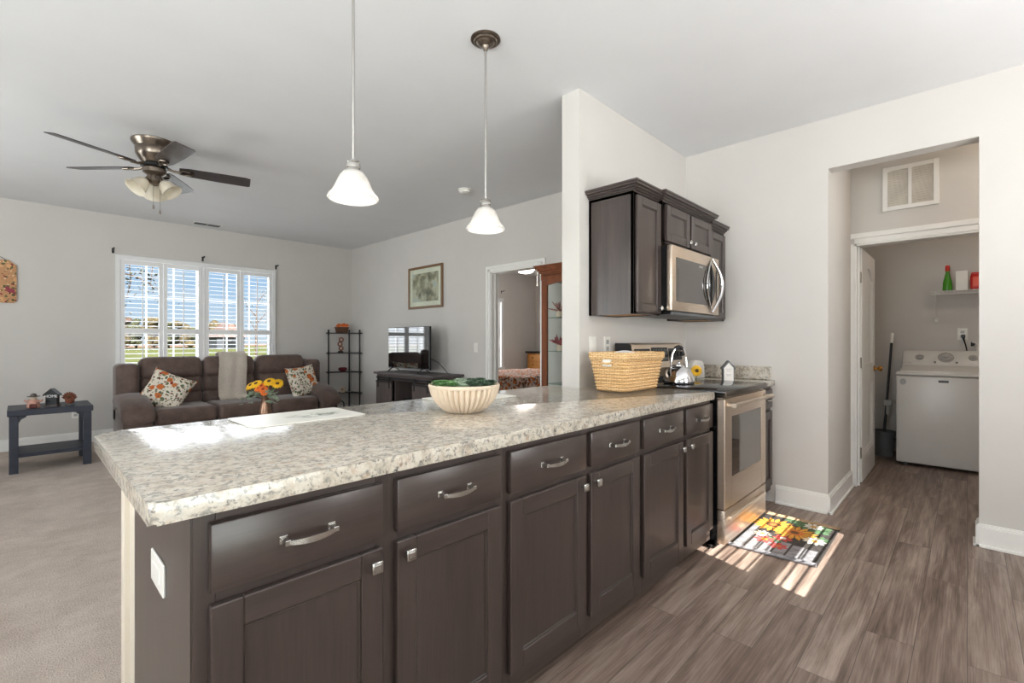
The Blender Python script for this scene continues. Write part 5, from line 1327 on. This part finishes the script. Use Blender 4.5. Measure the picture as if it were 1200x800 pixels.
m = MB(); m.frame('y', 6.38, 7.56, .55, 2.17, YW-.018, YW, .075); m.box(6.36, 7.58, YW-.04, YW, .58, .625, .003)
struct(m.build('trim_bedroom_window', M['shutter']))
bracket(7.50, 2.325, 'black curtain bracket beside the bedroom window seen through the doorway')
t = thing('ceiling_lamp', (6.45, 5.85, H), 'lit white ceiling lamp with pull chain in the bedroom', 'lamp')
m = MB(); m.lathe([(0, H), (.09, H), (.085, H-.04), (.06, H-.12), (.07, H-.16), (0, H-.16)], 6.45, 5.85, 28); m.build('fitting', M['trim'], t)
m = MB(); m.lathe([(.07, H-.16), (.15, H-.20), (.165, H-.24), (.13, H-.285), (.06, H-.305), (0, H-.31)], 6.45, 5.85, 28); m.build('globe', M['brightbulb'], t, smooth=80)
m = MB(); m.cyl((6.60, 5.70, H-.2), (6.60, 5.70, H-.52), .004, seg=6); m.sphere((6.60, 5.70, H-.53), .014); m.build('pull_chain', M['trim'], t)
l = bpy.data.lights.new('bedroom_lamp', 'POINT'); lo = bpy.data.objects.new('bedroom_lamp', l); C.objects.link(lo); lo.location = (6.45, 5.85, 2.38); l.energy = 32; l.shadow_soft_size = .15; l.color = (1, .93, .86)

# ================================================================== passage and laundry
t = thing('return_grille', (4.80, .32, 2.41), 'white return air grille above the laundry door', 'vent')
y0, y1, z0, z1 = .152, .490, 2.237, 2.582
m = MB(); m.frame('x', y0, y1, z0, z1, 4.785, 4.80, .032); m.box(4.785, 4.80, (y0+y1)/2-.010, (y0+y1)/2+.010, z0+.032, z1-.032); m.build('frame', M['trim'], t)
m = MB(); n = 20
for i in range(n):
    z = z0 + .034 + (z1-z0-.068)*(i+.5)/n; m.ring_loft([[(4.788, y, z-.006), (4.789, y, z-.0075), (4.799, y, z+.004), (4.798, y, z+.0055)] for y in (y0+.03, y1-.03)])
m.box(4.797, 4.7995, y0+.03, y1-.03, z0+.03, z1-.03); m.build('louvers', M['grille'], t, smooth=0)

# laundry door, open against the wall
t = bpy.data.objects.new('door_1', None); C.objects.link(t); t.location = (4.925, .66, 0); LOC[t.name] = Vector((4.925, .66, 0)); t['kind'] = 'structure'
DX0, DX1, DYa, DYb, DZ = 4.928, 5.688, .640, .675, 1.985
m = MB()
st = .125
m.box(DX0, DX0+st, DYa, DYb, .012, DZ, .002); m.box(DX1-st, DX1, DYa, DYb, .012, DZ, .002)
m.box(DX0+st, DX1-st, DYa, DYb, .012, .235); m.box(DX0+st, DX1-st, DYa, DYb, .83, .985)
a0, a1 = DX0+st, DX1-st
arch = [(a0, DZ), (a0, 1.76)] + [(a0 + (a1-a0)*i/16, 1.76 + .095*math.sin(PI*i/16)) for i in range(1, 16)] + [(a1, 1.76), (a1, DZ)]
m.prism(arch, 'y', DYa, DYb)
# recessed plank panels
for z0, z1 in ((.23, .835), (.98, 1.87)):
    n = 7
    for i in range(n):
        q0 = a0 + (a1-a0)*i/n; q1 = a0 + (a1-a0)*(i+1)/n; m.box(q0+.005, q1-.005, DYa+.014, DYb-.014, z0, z1, .003)
    m.box(a0-.002, a1+.002, DYa+.0165, DYb-.0165, z0, z1)
for z0, z1 in ((.235, .83), (.985, 1.765)):
    for q0, q1, b0, b1 in ((a0, a0+.02, z0, z1), (a1-.02, a1, z0, z1), (a0, a1, z0, z0+.02)): m.box(q0, q1, DYa+.006, DYb-.006, b0, b1, .004)
m.box(a0, a1, DYa+.006, DYb-.006, .81, .83, .004)
m.build('slab', M['trim'], t)
m = MB(); xk, zk = 5.625, .945
for s, yy in ((-1, DYa), (1, DYb)):
    m.lathe([(0, 0), (.028, 0), (.028, .006), (.010, .010), (.010, .030), (.022, .036), (.028, .050), (.022, .064), (0, .066)], 0, 0, 22, axis=((xk, yy, zk), (0, s, 0)))
m.build('door_knob', M['brass'], t)
for z in (.26, 1.02, 1.74):
    m = MB(); m.cyl((4.922, .648, z-.045), (4.922, .648, z+.045), .006, seg=10); m.box(4.926, 4.9275, .642, .673, z-.045, z+.045); m.build('door_hinge', M['nickel'], t)

# washing machine
WX, WY0, WY1 = 5.965, -.19, .505; WZ = .905
t = thing('washing_machine', (6.29, .157, 0), 'white top-loading washing machine inside the laundry', 'washer')
m = MB(); m.box(WX, 6.62, WY0, WY1, .028, .868, .012, 3); m.build('body', M['whiteplastic'], t)
for x in (WX+.06, 6.55):
    for y in (WY0+.07, WY1-.07):
        m = MB(); m.cyl((x, y, 0), (x, y, .03), .022, .018, 12); m.build('foot', M['greyplastic'], t)
m = MB(); m.box(WX-.004, 6.62, WY0-.003, WY1+.003, .872, .905, .012, 3); m.build('top', M['whiteplastic'], t)
m = MB(); m.prism([(WX+.012, .903), (WX+.012, .918), (WX+.05, .932), (6.40, .962), (6.40, .903)], 'y', WY0+.03, WY1-.03, .008); m.build('lid', M['whiteplastic'], t)
m = MB(); m.prism([(6.37, .90), (6.385, .965), (6.475, 1.092), (6.50, 1.105), (6.60, 1.105), (6.62, 1.09), (6.62, .90)], 'y', WY0+.015, WY1-.015, .014); con = m.build('console', M['whiteplastic'], t)
dn = Vector((-.127, 0, .090)).normalized()
def conp(y, f, o=0): return Vector((6.385 + .09*f, y, .965 + .127*f)) + dn*o
for y, r in ((.355, .026), (.155, .046), (-.04, .026)):
    m = MB(); m.lathe([(0, -.002), (r, -.002), (r, .012), (r*.9, .018), (r*.45, .020), (r*.40, .034), (0, .036)], 0, 0, 26, axis=(conp(y, .58), dn)); k = m.build('dial', M['lightgrey'], con)
    m = MB(); m.lathe([(r*1.12, 0), (r*1.3, 0), (r*1.3, .002), (r*1.12, .002)], 0, 0, 28, axis=(conp(y, .58), dn), ring=True); m.build('dial_ring', M['nickel'], con)
for y in (.235, .075):
    m = MB(); m.lathe([(0, -.002), (.010, -.002), (.009, .006), (0, .006)], 0, 0, 16, axis=(conp(y, .2), dn)); m.build('button', M['greyplastic'], con)
m = MB(); m.box(WX-.003, WX+.002, .125, .195, .815, .836, .001); bd = m.build('badge', M['blackplastic'], t)
letters('MAYTAG', .0135, (WX-.0034, .160, .8255), (0, -1, 0), (0, 0, 1), M['lightgrey'], 'badge_lettering', bd)
letters('MAYTAG', .020, conp(.455, .12, .0015), (0, -1, 0), Vector((.09, 0, .127)), M['lightgrey'], 'console_lettering', con)
m = MB(); m.ring_loft([[(xx, .452 + .024*math.cos(a), .81 + .03*math.sin(a)) for a in [2*PI*i/20 for i in range(20)]] for xx in (WX-.004, WX+.002)]); m.build('round_sticker', M['lightgrey'], t)

l = bpy.data.lights.new('passage_fill_light', 'POINT'); lo = bpy.data.objects.new('passage_fill_light', l); C.objects.link(lo); lo.location = (4.42, -.75, 2.55); l.energy = 14; l.shadow_soft_size = .12; l.color = (1, .86, .70)  # no fixture here: point light added out of view to brighten the passage
# wire shelf with bottles
t = thing('wire_shelf', (6.52, -.1, 1.72), 'white wire shelf with brackets above the washing machine', 'shelf')
m = MB(); SZ = 1.705
for x in (6.375, 6.53, 6.66): m.cyl((x, -.95, SZ-.004), (x, .262, SZ-.004), .004, seg=6)
m.cyl((6.375, -.95, SZ-.034), (6.375, .262, SZ-.034), .004, seg=6)
n = 44
for i in range(n):
    y = .26 - 1.2*i/(n-1); m.tube([(6.665, y, SZ+.001), (6.375, y, SZ+.001), (6.372, y, SZ-.036)], .0022, 5)
m.build('grid', M['trim'], t)
for y in (.235, -.45):
    m = MB(); m.tube([(6.38, y, SZ-.03), (6.665, y, SZ-.27)], .006, 8); m.box(6.66, 6.678, y-.013, y+.013, SZ-.30, SZ-.25, .004); m.build('bracket', M['trim'], t)
t = thing('cleaner_bottle', (6.50, .165, SZ), 'green plastic bottle with red cap on the wire shelf', 'bottle')
z = SZ+.004
m = MB(); m.lathe([(0, z), (.036, z), (.038, z+.01), (.034, z+.09), (.022, z+.15), (.015, z+.185), (.015, z+.20), (0, z+.20)], 6.50, .145, 24); m.build('body', M['bottlegreen'], t)
m = MB(); m.lathe([(0, z+.20), (.018, z+.20), (.018, z+.25), (.014, z+.258), (0, z+.258)], 6.50, .145, 20); m.build('cap', M['red'], t)
t = thing('carton', (6.52, .045, SZ), 'plain white carton between the green bottle and red tub on the wire shelf', 'box')
m = MB(); m.box(6.47, 6.57, -.005, .085, z, z+.185, .003); m.build('box', M['ivory'], t); m = MB(); m.box(6.472, 6.568, -.003, .083, z+.184, z+.19, .002); m.build('flap', M['trim'], t)
t = thing('detergent_tub', (6.52, -.07, SZ), 'red detergent tub at the end of the wire shelf', 'tub')
m = MB(); m.box(6.46, 6.58, -.135, -.02, z, z+.145, .016, 3); m.build('body', M['red'], t)
m = MB(); m.box(6.465, 6.575, -.13, -.025, z+.143, z+.168, .008, 2); m.build('lid', M['red'], t)
m = MB(); m.box(6.458, 6.462, -.115, -.04, z+.03, z+.12, .001); m.build('label_panel', plain('tub_label_orange', (240, 96, 70), .4), t)

# outlet with plug, hose
t = wall_plate('outlet', 6.68, .035, 1.275, 'x', .075, .12, 'outlet', 'white outlet with a black plug on the wall above the washing machine', 'outlet')
t = thing('power_cord', (6.66, .02, 1.25), 'black plug and cord hanging from the laundry outlet', 'cord')
m = MB(); m.box(6.625, 6.674, .015, .045, 1.235, 1.272, .006); m.build('plug', M['blackplastic'], t)
m = MB(); m.tube([(6.63, .03, 1.24), (6.628, .022, 1.20), (6.635, .01, 1.15), (6.645, .0, 1.08), (6.65, -.01, .95)], [.010, .006, .005, .005, .005], 8); m.build('cable', M['blackplastic'], t)
t = thing('water_tap', (6.66, -.08, 1.17), 'white hose tap on the wall at the back of the washing machine', 'tap')
m = MB(); m.tube([(6.68, -.075, 1.165), (6.63, -.075, 1.165), (6.615, -.075, 1.15), (6.61, -.075, 1.09), (6.64, -.075, 1.0)], .013, 8); m.build('hose', M['ivory'], t)
m = MB(); m.cyl((6.635, -.052, 1.165), (6.635, -.03, 1.175), .017, .014, 12); m.box(6.625, 6.645, -.035, -.025, 1.15, 1.195, .004); m.build('handle', M['blackplastic'], t)

# bucket and mop
kx_, ky_ = 6.33, .635
t = thing('bucket', (kx_, ky_, 0), 'dark grey plastic bucket between the open door and washing machine', 'bucket')
m = MB(); m.lathe([(0, .004), (.070, .004), (.072, 0), (.078, 0), (.100, .25), (.104, .252), (.104, .262), (.098, .262), (.094, .25), (.072, .012), (0, .012)], kx_, ky_, 36); m.build('body', M['greyplastic'], t)
m = MB(); m.tube([(kx_ + .108*math.cos(a)*.75, ky_ - .105*math.sin(a), .245 - .07*math.sin(a)) for a in [PI*i/14 for i in range(15)]], .004, 6); m.build('handle', M['blackplastic'], t)
t = thing('mop', (kx_, ky_, .02), 'mop with black pole and white tip standing in the grey bucket', 'mop')
P0, P1 = Vector((6.335, .645, .06)), Vector((6.40, .572, 1.29))
m = MB(); m.tube([P0, P0.lerp(P1, .92)], .0115, 10); m.build('pole', M['black'], t)
m = MB(); m.tube([P0.lerp(P1, .915), P0.lerp(P1, .995), P1], [.0125, .0125, .008], 10); m.build('pole_tip', M['ivory'], t)
m = MB(); q = P0.lerp(P1, .40); m.box(q.x-.03, q.x+.02, q.y-.05, q.y+.03, q.z-.03, q.z+.035, .01); m.box(q.x-.02, q.x+.01, q.y-.075, q.y+.03, q.z+.0, q.z+.02, .006); m.tube([q + Vector((-.02, -.01, -.02)), q + Vector((-.025, -.012, -.12))], .014, 8); m.build('wringer_grip', M['lightgrey'], t)
m = MB()
for k in range(16):
    a = 2*PI*k/16; m.tube([P0 + Vector((0, 0, .03)), Vector((kx_ + .04*math.cos(a), ky_ + .04*math.sin(a), .06)), Vector((kx_ + .055*math.cos(a), ky_ + .055*math.sin(a), .02))], .008, 6)
m.build('mop_head', M['white_cloth'], t)
l = bpy.data.lights.new('laundry_fill_light', 'POINT'); lo = bpy.data.objects.new('laundry_fill_light', l); C.objects.link(lo); lo.location = (5.5, -.5, 2.5); l.energy = 12; l.shadow_soft_size = .12; l.color = (1, .86, .72)  # unseen lamp added because little daylight reaches the laundry
t = thing('ceiling_lamp', (5.5, -.5, H), 'round ceiling lamp added out of view to light the laundry', 'lamp')
m = MB(); m.lathe([(0, H), (.15, H), (.15, H-.02), (.14, H-.03), (0, H-.03)], 5.5, -.5, 28); m.build('base', M['trim'], t)
m = MB(); m.lathe([(.135, H-.03), (.12, H-.07), (.07, H-.095), (0, H-.10)], 5.5, -.5, 28); m.build('diffuser', M['fan_glass'], t, smooth=80)

# ================================================================== outdoors
m = MB(); m.box(-4.5, .85, -5.3, -1.9, 2.30, 2.42); struct(m.build('sun_blocker', M['trim'], smooth=0))  # unseen slab added to keep the sun out of the patio door
m = MB(); m.sheet(lambda u, v: (-60 + 260*u, 7.75 + 112*v, -.35 + .004*(v*112) - .15*math.sin(9*u)*v), 60, 40, .3); o = m.build('ground_lawn', M['lawn'], smooth=60); struct(o)
m = MB(); m.box(-80, 300, 118, 260, -1.2, .10); struct(m.build('ground_field', M['ground_far'], smooth=0))
m = MB(); m.box(-60, 60, -60, -1.95, -.6, -.12); struct(m.build('ground_yard', M['lawn'], smooth=0))
def tree(x, y, z, h, w, mat, seed, label, trunk=.3):
    rq = random.Random(seed)
    t = thing('autumn_tree', (x, y, z), label, 'tree', 'trees along the far edge of the lawn')
    m = MB(); m.tube([(x, y, z-.2), (x, y, z + h*.35), (x + .1*w, y, z + h*.7)], [.03*h, .022*h, .01*h], 8); m.build('trunk', M['bark'], t)
    m = MB()
    for i in range(16):
        a = rq.uniform(0, 2*PI); r = rq.uniform(0, .38)*w; zz = z + h*rq.uniform(trunk, .86); k = (1 - abs((zz - z)/h - .5))
        c = Vector((x + r*math.cos(a), y + r*math.sin(a), zz)); R = w*rq.uniform(.16, .26)*(.6 + .6*k); n0 = len(m.bm.verts)
        m.sphere(c, R, (1, 1, rq.uniform(.7, .95)), 14, 9)
        m.bm.verts.ensure_lookup_table()
        for v in m.bm.verts[n0:]:
            d = (v.co - c); v.co = c + d*(1 + .45*noise.noise(v.co*(2.2/R*.5) + Vector((seed, 0, 0))))
    stuff(m.build('foliage', mat, t, smooth=0))
cols = ['tree_gold', 'tree_rust', 'tree_green', 'tree_gold', 'tree_rust', 'tree_green', 'tree_gold', 'tree_rust', 'tree_green', 'tree_gold']
TL = {'tree_gold': 'golden autumn tree in the row beyond the lawn', 'tree_rust': 'rust-coloured autumn tree in the row beyond the lawn', 'tree_green': 'olive green tree in the row beyond the lawn'}
for i in range(12):
    x = 11 + i*1.55; k = cols[i % 10]
    tree(x, 100 + (0, 8, 4)[i % 3], .05, 4.6 + (i*53 % 9)*.22 - (.0 if i < 9 else .5), 3.1, M[k], 40 + i, TL[k], .12)
t = thing('barn', (26.3, 92, 0), 'dark barn at the end of the tree row beyond the lawn', 'building')
m = MB(); m.box(22.3, 26.4, 88, 94, -.4, 1.9); m.build('walls', M['concretegrey'], t)
m = MB(); m.prism([(22.0, 1.9), (26.7, 1.9), (24.35, 4.2)], 'y', 87.6, 94.4); m.build('roof', M['barnroof'], t)
m = MB(); m.box(23.4, 25.0, 87.9, 88.02, -.3, 1.5); m.build('barn_door', M['blackplastic'], t)
def sapling(x, y, z, h, branches, mat, seed, label, nl):
    rq = random.Random(seed); t = thing('sapling', (x, y, z), label, 'tree')
    m = MB(); m.tube([(x, y, z), (x, y, z + h*.5), (x + .05, y, z + h)], [.07, .05, .02], 8)
    ends = []
    for p in branches:
        p = [Vector(q) for q in p]; m.tube(p, [.03] + [.014]*(len(p)-2) + [.006], 6)
        ends.append(p)
    m.build('trunk', M['bark'], t)
    m = MB()
    for p in ends:
        for i in range(nl):
            f = rq.uniform(.3, 1.05)*(len(p)-1); k = min(int(f), len(p)-2); c = p[k].lerp(p[k+1], f-k) + Vector((rq.gauss(0, .14), rq.gauss(0, .14), rq.gauss(-.05, .14)))
            d = Vector((rq.uniform(-1, 1), rq.uniform(-1, 1), rq.uniform(-1, .3))).normalized(); s = d.cross(Vector((rq.uniform(-1, 1), .3, 1))).normalized(); L = rq.uniform(.06, .11); nn = d.cross(s)*.002
            lf = [c, c + d*L*.5 + s*L*.3, c + d*L, c + d*L*.5 - s*L*.3]; m.ring_loft([[v - nn for v in lf], [v + nn for v in lf]])
    stuff(m.build('foliage', mat, t, smooth=0))
sapling(1.15, 14, -.3, 4.6, [[(1.15, 14, 3.4), (1.5, 14, 3.75), (1.8, 13.9, 3.5)], [(1.15, 14, 3.8), (1.7, 13.9, 3.9), (2.2, 13.9, 3.1), (2.15, 13.9, 2.5)], [(1.15, 14, 3.2), (1.75, 14, 3.3), (1.8, 14, 2.6), (1.72, 14, 2.2)], [(1.15, 14, 2.9), (1.9, 13.9, 2.7), (2.5, 13.8, 2.3)], [(1.15, 14, 4.0), (1.6, 14, 4.1), (2.4, 13.9, 3.5)]], M['tree_green'], 5, 'leafy branches of a tree close outside the first shutter panel', 46)
sapling(9.3, 29, -.25, 4.2, [[(9.3, 29, 2.2), (9.9, 29, 2.9), (10.3, 29, 3.2)], [(9.3, 29, 2.6), (8.8, 29, 3.2), (8.7, 29, 3.6)], [(9.3, 29, 1.8), (9.0, 29, 2.3), (8.9, 29, 2.5)], [(9.3, 29, 3.2), (9.6, 29, 3.8), (9.9, 29, 4.0)]], M['tree_green'], 9, 'thin sparse tree on the lawn outside the last shutter panel', 22)
